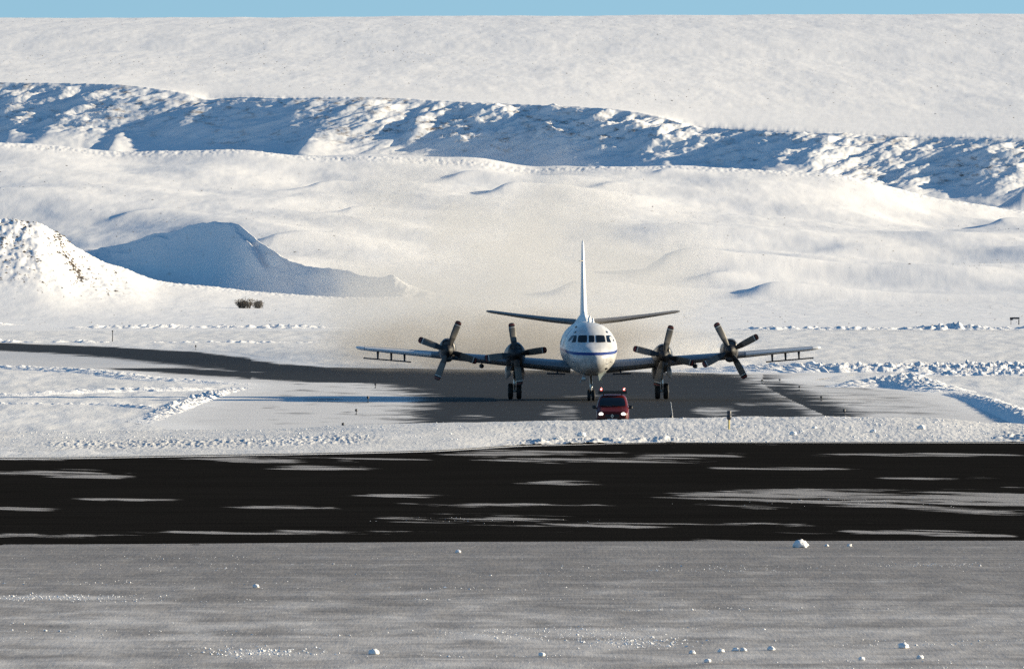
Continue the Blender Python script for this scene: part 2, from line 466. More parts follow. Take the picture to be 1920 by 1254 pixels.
def pave_mat(name, bare, snow, nsc, lo, hi, stretch=1.0, grain=14.0, dust=.25, rough=.7, contrast=1.0, bare_var=.35, bump=.25, detail=7, spec=.05, rimcol=None, rotz=0.0, tracks=0.0):
    t = NT(name); p = t.pos()
    cov = t.attr('cover')
    n = t.noise(t.mapped(t.mapped(p, (1,1,1), rot=(0,0,rotz)) if rotz else p, (1, stretch, 1)), nsc, detail, .62, .35)
    v = t.math('ADD', cov, t.math('MULTIPLY', t.math('SUBTRACT', n, .5), contrast))
    f = t.step(v, lo, hi)
    g = t.noise(t.mapped(p, (1, .06, 1)), grain, 4, .7)
    g2 = t.noise(t.mapped(p, (1, .5, 1)), .18, 5, .65)
    g3 = t.noise(t.mapped(p, (.35, 1.2, 1)), .5, 4, .65)
    g4 = t.noise(t.mapped(p, (.05, .55, 1)), 1, 5, .7, .4)
    vv = t.math('ADD', t.math('MULTIPLY', g, .25), t.math('ADD', t.math('MULTIPLY', g2, .2), t.math('ADD', t.math('MULTIPLY', g3, .15), t.math('MULTIPLY', g4, .4))))
    cb = t.mix(t.step(vv, .32, .68), tuple(a*(1-bare_var) for a in bare), tuple(a*(1+bare_var) for a in bare))
    cs = t.mix(t.step(vv, .34, .66), tuple(a*(1-dust) for a in snow), snow)
    if rimcol: cs = t.mix(t.attr('rim'), cs, rimcol)
    if tracks:
        n5 = t.noise(t.mapped(t.mapped(p, (1,1,1), rot=(0,0,.35)), (.05, .22, 1)), 1, 2, .4, .2)
        ln = t.step(t.math('ABSOLUTE', t.math('SUBTRACT', t.math('FRACT', t.math('MULTIPLY', n5, 9.0)), .5)), .015, .07, 1, 0)
        brk = t.step(t.noise(t.mapped(p, (.5, .12, 1)), 1, 4, .7), .48, .62)
        f = t.math('ADD', f, t.math('MULTIPLY', t.math('MULTIPLY', ln, brk), tracks), clamp=True)
    b = t.bump(t.math('ADD', g, t.math('MULTIPLY', f, .6)), bump, .06)
    t.setp(Base_Color=t.mix(f, cb, cs), Roughness=rough, Normal=b.outputs[0])
    t.b.inputs['Specular IOR Level'].default_value = spec
    return t.m

def ell(px, y, cx, cy, rx, ry, k=1.0):
    return k*np.clip(1.15-((px-cx)/rx)**2-((y-cy)/ry)**2, -1, 1)
# runway
rows = np.linspace(0, 1, 150)
rf = pl(uc2, [(-26000,572),(-600,558),(0,523),(400,531),(800,543),(1000,560),(1300,568.5),(1920,569),(2600,571),(28000,572)])
rn = 369.0+0*uc2-2.0*sstep(0, 900, uc2)*0+pl(uc2, [(-26000,-4),(0,-3.5),(900,0),(1920,1.5),(28000,3)])
DR = rn[None, :]+(rf-rn)[None, :]*rows[:, None]
PR = np.repeat(uc2[None, :], len(rows), 0); XR = (PR-960)*DR/F
YR = EYE+F*CAM_H/DR
cov = np.full(PR.shape, .0)
for c in [(1650,934,400,17),(1900,940,300,20),(1450,922,200,6),(880,972,180,9),(1150,984,330,5),(620,876,135,5),(700,862,110,4),(480,861,130,6),(90,886,170,5),(170,893,110,3.5),(20,954,120,4.5),(200,936,190,3),(520,951,110,4),(900,946,260,3.5),(760,929,110,3),(60,1004,230,4),(600,997,420,3.2),(1050,905,90,4),
          (1130,862,260,4.5),(1480,878,170,3),(1290,852,150,3),(1050,848,140,4),(1730,852,220,3.2),(1700,996,230,3.4),(1780,895,120,3),(930,850,120,5),(1820,1003,120,3),(330,848,330,5),(60,858,140,4),(1330,981,320,2.5)]:
    cov = np.maximum(cov, .50*np.clip(ell(PR, YR, c[0], c[1], c[2]*1.3, c[3]*1.6), 0, 1))
cov = np.maximum(cov, .52*np.clip(1-rows[:, None]/.035, 0, 1)*(.4+.9*np.abs(gnoise(PR/170, 0*PR+.3, 301))))
cov = np.maximum(cov, .50*sstep(.86, .97, rows)[:, None]*np.clip(.25+1.1*gnoise(PR/260, 0*PR+7.1, 303), 0, 1))
cov = cov + .07
M_rw = pave_mat('runway_asphalt', (.0125,.0120,.0115), (.40,.39,.385), .11, .47, .65, 2.6, dust=.45, contrast=1.9, detail=8, rough=.9, spec=0.0, rotz=1.0)
grid_mesh('runway', XR, DR, np.full_like(DR, -.012), M_rw, {'cover': cov})
# apron in front of the runway: packed dirty snow
Da = np.concatenate([[60.], np.linspace(120, 235, 5), np.linspace(240, 373, 170)])
PA, DAm = np.meshgrid(uc2, Da); DAm = DAm+(rn-371.5)[None, :]*sstep(200, 372, DAm)
XA = (PA-960)*DAm/F; YA = EYE+F*CAM_H/DAm
cov = np.full(PA.shape, .30)+.30*sstep(1030, 1200, YA)
for c in [(90,1120,170,9),(480,1222,110,8),(1000,1185,300,14),(1160,1203,130,7),(200,1165,200,8)]:
    cov = np.maximum(cov, .30+.45*np.clip(ell(PA, YA, *c), 0, 1))
M_ap = pave_mat('apron_packed_snow', (.225,.212,.202), (.63,.612,.595), .45, .30, .95, .4, grain=9, dust=.25, contrast=1.1, bare_var=.38, bump=.22, tracks=.30)
ZA = -.010+.012*fbm(XA/1.2, DAm/5, 3, 91)*sstep(373, 360, DAm)
grid_mesh('apron', XA, DAm, ZA, M_ap, {'cover': cov})
# taxiway (bare asphalt in the middle, snow dusted sides, one arm leaving to the left)
uct = np.arange(-940, 2200, 4.0); Dt = np.geomspace(596, 1325, 330)
PT, DT = np.meshgrid(uct, Dt); XT = (PT-960)*DT/F; YT = EYE+F*CAM_H/DT
sdt = poly_sd(TW, XT, DT); sdb = poly_sd(BARE, XT, DT)
cov = .5-np.clip(sdb/6.5, -.5, .5)
cov = cov - .42*sstep(1400, 1480, PT)*sstep(1900, 1720, PT)*(sdb < 0)*sstep(700, 720, YT)
cov = np.where((PT > 1430) & (YT < 712), cov-.28, cov)
cov = np.where((PT < 470) & (YT < 716), cov-.22, cov)
cov = cov + .16*sstep(520, 380, PT)*(.5+.8*gnoise(XT/9, DT/11, 201)) + .14*sstep(1250, 1420, PT)*(.5+.8*gnoise(XT/4, DT/12, 203))
for c in [(1050,775,45,24,.42),(1340,770,55,12,.45),(880,782,60,5,.35),(1420,757,60,4,.4),(1080,742,60,2.5,.4),(1360,788,60,3,.4)]:
    cov = np.maximum(cov, c[4]*np.clip(ell(PT, YT, *c[:4])+.2, 0, 1))
cov = cov - .42*sstep(440, 520, PT)*sstep(800, 760, PT)*(YT > 718)*np.clip(.45+.9*fbm(XT/3.5, DT/16, 3, 205), 0, 1)*sstep(-.3, -4, sdb)
rim = sstep(3.5, -1.0, sdt+1.2*gnoise(XT/1.5, DT/9, 207))
M_tw = pave_mat('taxiway_asphalt', (.030,.0295,.029), (.69,.68,.67), .30, .30, .74, .35, grain=10, dust=.14, contrast=1.25, bare_var=.30, detail=8, rimcol=(.79,.78,.765))
tw_me = grid_mesh('taxiway', XT, DT, np.full_like(DT, -.008), M_tw, {'cover': cov+.5*rim, 'rim': rim})
bm = bmesh.new(); bm.from_mesh(tw_me.data); bm.verts.ensure_lookup_table()
sdf = sdt.ravel()
bmesh.ops.delete(bm, geom=[v for v in bm.verts if sdf[v.index] < -2.0], context='VERTS')
bm.to_mesh(tw_me.data); bm.free()

# ------------------------------------------------------------------ SETTING: ploughed snow banks
M_bank = snow_mat('bank_snow', 5.0, .5, .15, .4, tone=.05)
def bank(pts, wid, hts, lump=.35, sc=.5, step=.12, seed=0, na=22, rows_=None, name='snow_bank'):
    wp = [Vector((*G(px, y), 0)) for px, y in pts]
    L = [0]
    for a, b in zip(wp[:-1], wp[1:]): L.append(L[-1]+(b-a).length)
    n = int(min(900, max(30, L[-1]/step)))
    s = np.linspace(0, L[-1], n)
    cx = pl(s, list(zip(L, [p.x for p in wp]))); cy = pl(s, list(zip(L, [p.y for p in wp])))
    h = pl(s, list(zip(L, hts)))
    tx = np.gradient(cx, s); ty = np.gradient(cy, s); l = np.hypot(tx, ty); nx, ny = -ty/l, tx/l
    v = np.linspace(-1, 1, na)
    jit = .18*gnoise(s/1.7, 0*s, seed+3)
    XX = cx[:, None]+nx[:, None]*(v[None, :]+jit[:, None])*wid/2; YY = cy[:, None]+ny[:, None]*(v[None, :]+jit[:, None])*wid/2
    prof = np.clip(1-np.abs(v)**1.7, 0, 1)[None, :]
    nz = fbm(XX/sc, YY/(sc*1.6), 4, seed, .6)+.7*np.abs(fbm(XX/(sc*2.4), YY/(sc*3), 2, seed+9))
    ZZ = h[:, None]*prof*(1+lump*nz)-.09+.02*nz*np.sqrt(prof)
    end = np.minimum(1, np.minimum(s, L[-1]-s)/(.08*L[-1]+.01))[:, None]
    ZZ = (ZZ+.09)*np.clip(end, 0, 1)-.09
    return grid_mesh(name, XX, YY, ZZ, M_bank)
bank([(1290,698),(1400,697),(1550,696.5),(1700,696.5),(1920,696.5),(2300,696)], 15, [.2,.5,.62,.62,.7,.7], .40, .8, .09, 101, 26)
bank([(1640,703),(1760,704),(1920,704),(2200,705)], 9, [.1,.3,.5,.5], .5, .6, .09, 103, 22)
bank([(1585,727),(1640,722),(1690,722),(1740,729),(1790,736)], 5.0, [.08,.5,.68,.42,.10], .5, .7, .06, 107, 26)
bank([(1770,735),(1830,748),(1880,768),(1935,792),(1990,815)], 2.6, [.12,.30,.42,.5,.5], .25, .5, .06, 109, 22)
bank([(-300,684),(0,691),(100,694),(200,701),(300,712),(400,717),(495,724)], 4.5, [.26,.24,.22,.2,.16,.12,.06], .7, .6, .08, 113, 22)
bank([(255,800),(300,778),(330,764),(380,746),(430,732),(490,723)], 2.4, [.03,.08,.16,.15,.08,.03], 1.5, .5, .06, 117, 22)
bank([(-200,757),(0,758),(150,758),(300,768)], 2.0, [.12,.15,.12,.2], .5, .5, .08, 118, 16)
bank([(-200,738),(0,742),(200,734),(300,733),(430,730)], 4.0, [.15,.2,.25,.3,.1], .4, .8, .09, 119, 16)
# low verge between taxiway and runway
ucv = np.concatenate([np.arange(-1500, -50, 12), np.arange(-40, 1980, 1.6), np.arange(1990, 3000, 12)])
Dv = np.linspace(571, 603, 64)
PV, DVm = np.meshgrid(ucv, Dv)
far_e = pl(ucv, [(-1500,555),(0,527),(400,535),(800,547),(1000,564),(1300,571),(3000,574)])[None, :]
tt = np.linspace(0, 1, 64)[:, None]
DVm = far_e+(604-far_e)*tt
XV = (PV-960)*DVm/F
crest_y = pl(ucv, [(-1500,806),(200,812),(500,808),(700,800),(820,796.5),(1000,794),(1200,790),(1400,787),(1560,786),(1750,788),(1860,797),(1960,800),(3000,802)])
hc = np.maximum(.04, (817-crest_y)*594/F)[None, :]
shape = sstep(0, .92, tt)**.8*np.where(tt > .94, sstep(1.0, .94, tt), 1)
rub = (.4+.6*sstep(850, 1050, PV))
ZV = hc*shape-.012+(.016*fbm(XV/.30, DVm/2.2, 4, 121, .6)*rub+.05*fbm(XV/3.5, DVm/9, 3, 123))*sstep(0, .06, tt)*sstep(1, .97, tt)
# rutted, ploughed-up strip on the left and lumps at the runway's far edge
YV = EYE+F*CAM_H/DVm
strip = sstep(40, 150, PV)*sstep(760, 640, PV)*np.exp(-((tt-.42)/.16)**2)
ZV += strip*(.065*np.clip(fbm(XV/.28, DVm/2.6, 4, 127, .62)+.25, 0, 1.4))
edge = sstep(900, 1030, PV)*sstep(1330, 1230, PV)*np.exp(-((tt-.10)/.10)**2)
ZV += edge*(.17*np.clip(fbm(XV/.9, DVm/2.4, 4, 131, .6)+.25, 0, 1.5))
edge2 = sstep(1840, 1910, PV)*np.exp(-((tt-.25)/.2)**2)
ZV += edge2*.18*np.clip(fbm(XV/.8, DVm/2.2, 3, 133)+.5, 0, 1.5)
M_verge = snow_mat('verge_snow', 6.0, .35, .10, .12, scrub=.25, scrub_sc=(3.0, .25), tone=.10, albedo=(.72,.71,.695))
grid_mesh('verge', XV, DVm, ZV, M_verge)
# hummocky snow lines on the plain behind the taxiway
def far_bank(px0, px1, y, hpx, seed, wid=26):
    ps = np.arange(px0, px1, 3.0); D = GD(y)
    v = np.linspace(-1, 1, 18)
    XX = ((ps-960)*D/F)[:, None]+0*v[None, :]
    YY = D+v[None, :]*wid/2+3*gnoise(XX/4, 0*XX, seed)
    nz = np.clip(.35+fbm(XX/1.3, YY/7, 4, seed, .6), 0, 1.6)
    envl = np.clip(np.minimum(ps-px0, px1-ps)/60, 0, 1)[:, None]*np.clip(.65+.7*gnoise(XX/9, 0*XX, seed+5), .1, 1.3)
    ZZ = -.22+(hpx*D/F*nz+.18)*np.clip(1-v**2, 0, 1)[None, :]*envl
    grid_mesh('snow_bank', XX, YY, ZZ, M_bank)
far_bank(1370, 2300, 615, 9, 141)
far_bank(-400, 640, 641.5, 7, 145, 20)
far_bank(100, 660, 612, 7, 147, 40)
far_bank(-300, 60, 607, 7, 149, 40)

# ------------------------------------------------------------------ blown snow and exhaust haze behind the propellers
def cloud_mat(name, dens, col, nsc, lo, hi, pw=1.0):
    t = NT(name)
    t.t.nodes.remove(t.b)
    v = t.n('ShaderNodeVolumePrincipled')
    v.inputs['Color'].default_value = (*col, 1); v.inputs['Anisotropy'].default_value = .15
    c = t.n('ShaderNodeTexCoord').outputs['Object']
    ln = t.n('ShaderNodeVectorMath', operation='LENGTH', i_0=c).outputs['Value']
    fall = t.step(ln, .15, 1.0, 1.0, 0.0)
    n = t.noise(t.mapped(c, nsc), 1, 4, .55)
    d = t.math('MULTIPLY', fall, t.step(n, lo, hi))
    t.link(t.math('MULTIPLY', d, dens), v.inputs['Density'])
    t.link(v.outputs[0], t.out.inputs['Volume'])
    return t.m
def cloud(px, D, z, r, mat, label):
    bm = bmesh.new(); bmesh.ops.create_icosphere(bm, subdivisions=3, radius=1)
    me = bpy.data.meshes.new('blowing_snow'); bm.to_mesh(me); bm.free(); me.materials.append(mat)
    o = bpy.data.objects.new('blowing_snow', me); COL.objects.link(o)
    o.location = (X(px, D), D, z); o.scale = r
    o['kind'] = 'stuff'; o['label'] = label
    return o
cloud(925, 1090, 6.5, (27, 160, 16), cloud_mat('blown_snow', .024, (.64,.64,.64), (2.4,.9,2.2), .34, .68), 'grey tan cloud of blown snow behind the airplane')
cloud(960, 955, 1.6, (19, 68, 4.2), cloud_mat('low_blown_snow', .075, (.46,.44,.415), (3.5,1.2,1.5), .25, .70), 'low brown haze of blown snow behind the propellers')
cloud(1300, 900, 1.6, (7.0, 16, 2.0), cloud_mat('bright_blown_snow', .10, (.95,.93,.90), (3.5,1.5,2.0), .36, .70), 'bright puff of blown snow beside the outer propeller')

# ------------------------------------------------------------------ AIRPLANE
NOSE0 = 12.4
PL = tag(empty('airplane', (X(1103, 746), 746, 0), math.radians(.8)), 'white four propeller airplane with blue stripe facing the camera on the dark taxiway', 'airplane')
def LY(y): return y-NOSE0

def fuselage_mat():
    t = NT('fuselage_paint')
    c = t.n('ShaderNodeTexCoord').outputs['Object']
    sp = t.n('ShaderNodeSeparateXYZ', i_0=c)
    z = sp.outputs[2]; y = sp.outputs[1]
    # stripe dips a little at the nose
    yy = t.step(y, -NOSE0, -NOSE0+4.0, 0, .20)
    zz = t.math('SUBTRACT', z, yy)
    s1 = t.math('MULTIPLY', t.step(zz, 2.97, 2.98), t.step(zz, 3.145, 3.155, 1, 0))
    nz = t.noise(c, 3, 5, .6)
    gr = t.noise(t.mapped(c, (2.2, .35, 1.6)), 1, 6, .7)
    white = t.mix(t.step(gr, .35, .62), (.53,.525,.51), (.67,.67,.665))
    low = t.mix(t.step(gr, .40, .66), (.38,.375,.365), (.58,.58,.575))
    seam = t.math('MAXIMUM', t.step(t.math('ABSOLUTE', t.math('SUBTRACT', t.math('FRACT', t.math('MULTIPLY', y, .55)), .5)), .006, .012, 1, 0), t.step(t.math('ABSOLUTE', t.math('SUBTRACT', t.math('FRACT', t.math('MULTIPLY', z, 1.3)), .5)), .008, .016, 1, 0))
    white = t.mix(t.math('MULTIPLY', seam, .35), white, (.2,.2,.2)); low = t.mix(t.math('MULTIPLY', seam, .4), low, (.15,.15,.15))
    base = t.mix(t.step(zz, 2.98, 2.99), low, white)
    # painted panel on the forward cabin side
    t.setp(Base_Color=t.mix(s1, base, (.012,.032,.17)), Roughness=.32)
    t.b.inputs['Specular IOR Level'].default_value = .5
    return t.m
M_fus = fuselage_mat()
M_wing = paint('wing_grey_paint', (.24,.25,.265), .38, var=.12, vs=2)
M_wtip = paint('white_paint', (.68,.68,.68), .35)
M_dark = paint('dark_metal', (.035,.035,.038), .45)
M_black = paint('black_rubber', (.012,.012,.013), .7, .3)
M_glass = paint('dark_glass', (.006,.007,.008), .08, .6, var=.02)
M_metal = paint('bare_metal', (.45,.45,.44), .3, metal=.7)
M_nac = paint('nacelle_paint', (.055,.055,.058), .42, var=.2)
M_tail = paint('tailplane_paint', (.20,.19,.18), .45, var=.15)
M_blue = paint('blue_paint', (.03,.08,.30), .35)
M_door = paint('door_primer', (.46,.49,.42), .5)

ft = [ # y, half width, centre z, top z, bottom z
 (0,.015,2.76,2.775,2.745),(.03,.26,2.76,2.99,2.50),(.12,.48,2.76,3.13,2.32),(.3,.72,2.77,3.27,2.13),(.6,.98,2.80,3.41,1.97),(1.0,1.20,2.88,3.54,1.83),(1.5,1.39,2.98,3.68,1.72),
 (1.75,1.46,3.03,3.80,1.69),(2.1,1.53,3.08,4.06,1.66),(2.5,1.59,3.14,4.37,1.64),(2.9,1.635,3.2,4.60,1.62),(3.5,1.68,3.26,4.83,1.61),(4.5,1.715,3.31,5.0,1.6),(6,1.725,3.33,5.06,1.6),
 (20,1.725,3.33,5.06,1.6),(23,1.66,3.4,5.06,1.76),(26,1.42,3.6,5.02,2.2),(29,1.02,3.9,4.92,2.85),(32,.55,4.15,4.72,3.6),(33.5,.2,4.25,4.5,4.0)]
ys_f = np.concatenate([[0,.012,.03,.06,.12,.2,.3,.42,.6,.8], np.arange(1.0, 4.6, .15), np.arange(5, 34, .75), [33.5]])
fa = [pl(ys_f, [(r[0], r[i]) for r in ft]) for i in (1,2,3,4)]
mb = MB(); NF = 56
rings = []
for i, y in enumerate(ys_f):
    a, zc, zt, zb = (q[i] for q in fa)
    ring = []
    for k in range(NF):
        t = 2*math.pi*k/NF; ct, st = math.cos(t), math.sin(t)
        ring.append((a*st, LY(y), zc+(zt-zc)*ct if ct > 0 else zc+(zc-zb)*ct))
    rings.append(ring)
mb.loft(rings)
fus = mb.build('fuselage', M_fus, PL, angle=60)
bm = bmesh.new(); bm.from_mesh(fus.data); BV = BVHTree.FromBMesh(bm); bm.free()

def patch(bvh, corners, name, mat, parent, off=.012, depth=.02, nu=8, nv=5, org=-60, rnd=.0, dirv=(0,1,0)):
    """a panel laid on a body: corners (x,z) bl, br, tr, tl pressed on along +y"""
    c = [Vector((x, 0, z)) for x, z in corners]
    mbp = MB(); front, back = [], []
    for j in range(nv+1):
        for i in range(nu+1):
            u, v = i/nu, j/nv
            if rnd:
                # rounded corners: pull the rim inwards
                uu, vv = 2*u-1, 2*v-1
                k = 1-rnd*(abs(uu)*abs(vv))**3
                u, v = (uu*k+1)/2, (vv*k+1)/2
            p = c[0].lerp(c[1], u).lerp(c[3].lerp(c[2], u), v)
            h = bvh.ray_cast(Vector((p.x, org, p.z)), Vector(dirv))
            if h[0] is None:
                h = bvh.find_nearest(Vector((p.x, c[0].y, p.z)))
            front.append(h[0]+h[1]*off); back.append(h[0]-h[1]*depth)
    n = nu+1; N = len(front)
    fs = []
    for j in range(nv):
        for i in range(nu):
            a = j*n+i; fs.append((a, a+1, a+n+1, a+n)); fs.append((N+a+n, N+a+n+1, N+a+1, N+a))
    rim = [i for i in range(n)]+[j*n+nu for j in range(1, nv+1)]+[nv*n+i for i in range(nu-1, -1, -1)]+[j*n for j in range(nv-1, 0, -1)]
    for a, b in zip(rim, rim[1:]+rim[:1]): fs.append((b, a, N+a, N+b))
    mbp.add(front+back, fs)
    return mbp.build(name, mat, parent, angle=50)

for cs in [[(-.19,3.80),(.19,3.80),(.18,4.24),(-.18,4.24)],
           [(-.92,3.80),(-.30,3.78),(-.28,4.26),(-.84,4.24)], [(.30,3.78),(.92,3.80),(.84,4.24),(.28,4.26)],
           [(-1.29,3.78),(-1.01,3.80),(-.94,4.24),(-1.10,4.24)], [(1.01,3.80),(1.29,3.78),(1.10,4.24),(.94,4.24)]]:
    patch(BV, cs, 'cockpit_window', M_glass, PL, off=.010, rnd=.06)
# eyebrow windows above, small lamps and vents on the nose
for s in (-1, 1):
    patch(BV, [(s*.98,4.40),(s*1.12,4.38),(s*1.05,4.50),(s*.94,4.52)][::s], 'eyebrow_window', M_glass, PL, off=.012, nu=4, nv=3)
# side windows, cabin
def side_patch(y, z, ry, rz, s, name, mat, n=16):
    mbp = MB(); f, b = [], []
    for k in range(n):
        t = 2*math.pi*k/n; r_ = 1.0
        yy, z_ = LY(y)+ry*math.copysign(abs(math.cos(t))**.6, math.cos(t)), z+rz*math.copysign(abs(math.sin(t))**.6, math.sin(t))
        h = BV.ray_cast(Vector((s*10, yy, z_)), Vector((-s, 0, 0)))
        f.append(h[0]+h[1]*.014); b.append(h[0]-h[1]*.02)
    mbp.loft([b, f]); return mbp.build(name, mat, PL, angle=30)
for s in (-1, 1):
    side_patch(3.0, 4.05, .22, .2, s, 'side_window', M_glass)
    for y in (6.5, 9.5, 17.5, 20.0): side_patch(y, 3.75, .18, .24, s, 'cabin_window', M_glass)
side_patch(7.6, 4.35, .8, .28, -1, 'side_panel', M_blue)
side_patch(7.6, 4.35, .8, .28, 1, 'side_panel', M_blue)
# cheek blister and intake on the lower nose
patch(BV, [(.86,2.02),(1.02,2.06),(1.00,2.18),(.84,2.14)], 'nose_vent', M_black, PL, off=.01, nu=4, nv=3)

def airfoil(n=13):
    up, lo = [], []
    for i in range(n):
        x = (1-math.cos(math.pi*i/(n-1)))/2
        t = 5*(.2969*math.sqrt(x)-.126*x-.3516*x*x+.2843*x**3-.1036*x**4)
        cam_ = .06*x*(1-x)
        up.append((x, t+cam_)); lo.append((x, -t*.9+cam_))
    return up[::-1]+lo[1:-1]
AF = airfoil()
def wing_mesh(secs, s):
    rings = []
    for x, le, ch, z, th in secs:
        rings.append([(s*x, LY(le+a*ch), z+b*th*ch) for a, b in AF])
    mb = MB(); mb.loft(rings); return mb
def wz(x): return 1.98+.091*x
WS = [(1.2,10.2,5.9,wz(1.2),.150),(3.0,10.45,5.45,wz(3),.148),(4.8,10.7,4.95,wz(4.8),.145),(7,10.95,4.35,wz(7),.140),(9.3,11.2,3.75,wz(9.3),.135),(12,11.5,3.05,wz(12),.13),(14.7,11.8,2.38,wz(14.7),.125)]
TIP = [(14.7,11.8,2.38,wz(14.7),.125),(15.0,11.9,2.15,wz(15.0),.12),(15.18,12.1,1.7,wz(15.18)+.01,.10),(15.26,12.4,1.1,wz(15.26)+.02,.05)]
for s in (-1, 1):
    wg = wing_mesh(WS, s).build('wing', M_wing, PL, angle=50)
    wing_mesh(TIP, s).build('wing_tip', M_wtip, wg, angle=50)
    # white leading edge strip outboard of the outer engine
    secs = [(x, le-.012, ch*.09, wz(x)+.03*ch*.0, .125*ch/(ch*.09)*.60) for x, le, ch in [(10.4,11.32,3.47),(12,11.5,3.05),(14.6,11.79,2.4)]]
    rings = []
    for x, le, ch, th in [(10.3,11.31,3.5,.133),(12.4,11.54,2.95,.13),(14.66,11.795,2.39,.125)]:
        ring = []
        k = [p for p in AF if p[0] < .09]
        outer = [(s*x, LY(le+a*ch-.015), wz(x)+b*th*ch*1.06) for a, b in k]
        inner = [(s*x, LY(le+a*ch+.03), wz(x)+b*th*ch*.8) for a, b in k[::-1]]
        rings.append(outer+inner)
    mbx = MB(); mbx.loft(rings); mbx.build('leading_edge', M_wtip, wg, angle=60)
    # flap and aileron hinge fairings
    for x in (6.2, 7.4, 11.2, 13.2):
        mbx = MB(); mbx.box((s*x, LY(15.0), wz(x)-.12), (.08,.7,.14)); mbx.build('hinge_fairing', M_nac, wg)
    # tailplane
    tp = wing_mesh([(.5,26.6,3.9,4.94,.115),(2.2,27.2,3.35,5.10,.115),(4.4,28.0,2.6,5.38,.11),(6.2,28.65,2.0,5.64,.105),(6.48,28.9,1.6,5.68,.07)], s).build('tailplane', M_tail, PL, angle=50)
    # antenna rail hung below the outer wing
    ar = MB()
    xa, xb = 11.62, 14.75
    ar.tube([(s*xa, LY(11.5), wz(xa)-.60), (s*xb, LY(11.6), wz(xb)-.62)], .045, 8)
    rail = ar.build('antenna_rail', M_dark, PL)
    for x in (12.05, 12.92, 13.80):
        st = MB(); st.tube([(s*x, LY(12.3), wz(x)-.05), (s*x, LY(12.0), wz(x)-.3), (s*x, LY(11.6), wz(x)-.60)], [.09,.07,.06], 8); st.build('strut', M_dark, rail)
    # short antenna bar under the wing root
    ab = MB(); ab.tube([(s*1.55, LY(9.9), 1.67), (s*2.75, LY(9.9), 1.70)], .055, 8); bar = ab.build('antenna_bar', M_dark, PL)
    sb = MB(); sb.tube([(s*2.1, LY(10.9), 2.0), (s*2.05, LY(9.95), 1.70)], [.07,.05], 8); sb.build('strut', M_dark, bar)
    # small stores below the wing between the engines
    st = MB(); st.loft([[(s*7.0+.16*math.cos(t)*r_, LY(11.4+y_), 2.17+.15*math.sin(t)*r_) for t in np.linspace(0, 2*math.pi, 13)[:-1]] for y_, r_ in ((0,.2),(.1,.8),(.4,1),(1.2,1),(1.7,.4))])
    st.box((s*7.0, LY(12.1), 2.36), (.06,.7,.26)); st.build('wing_pod', M_nac, PL)
# fin with dorsal fillet
mb = MB(); rings = []
for z, le, ch, th in [(4.7,24.6,7.0,.085),(5.3,25.6,6.1,.085),(6.5,26.8,5.2,.080),(8.0,28.0,4.3,.075),(9.4,29.1,3.45,.068),(10.2,29.8,2.8,.06),(10.45,30.3,2.1,.03)]:
    rings.append([(b*th*ch, LY(le+a*ch), z) for a, b in [(p[0], p[1]-.06*p[0]*(1-p[0])) for p in AF]])
mb.loft(rings); fin = mb.build('tail_fin', M_wtip, PL, angle=50)
mb = MB(); rings = []
for y, wd, h in [(18.5,.03,.01),(21,.13,.16),(23.5,.24,.40),(26,.34,.75)]:
    zt = float(np.interp(y, ys_f, fa[2]))
    rings.append([(-wd*2.2, LY(y), zt-.22), (-wd, LY(y), zt+h*.45), (0, LY(y), zt+h), (wd, LY(y), zt+h*.45), (wd*2.2, LY(y), zt-.22)])
mb.loft(rings); mb.build('dorsal_fairing', M_fus, PL, angle=70)
mb = MB(); mb.tube([(-.05, LY(27.9), 9.05), (-.30, LY(27.6), 9.05)], [.05,.025], 8); mb.build('fin_probe', M_dark, PL)
# aerials and lumps along the spine
for x, y, h, wd in [(-.06,6.2,.36,.08),(.20,7.4,.30,.10),(-.02,9.5,.34,.10),(.10,12.5,.42,.12)]:
    zt = 5.05
    mb = MB(); mb.loft([[(x+math.cos(t)*wd*k, LY(y+math.sin(t)*.22*k), zt-.06+(h+.06)*f) for t in np.linspace(0, 2*math.pi, 11)[:-1]] for f, k in ((0,1),(.4,.85),(.8,.7),(1,.25))])
    mb.build('aerial', M_wtip, PL)
mb = MB(); mb.lathe([(0,.001),(.02,.09),(.10,.085),(.13,.001)], (-.93, LY(4.9), 4.70), 'z', 12); mb.build('dome_light', M_dark, PL)
# pitot heads
for s in (-1, 1):
    mb = MB(); mb.tube([(s*1.2, LY(1.1), 2.55), (s*1.30, LY(1.0), 2.50), (s*1.31, LY(.75), 2.50)], [.03,.025,.015], 6); mb.build('pitot_tube', M_dark, PL)

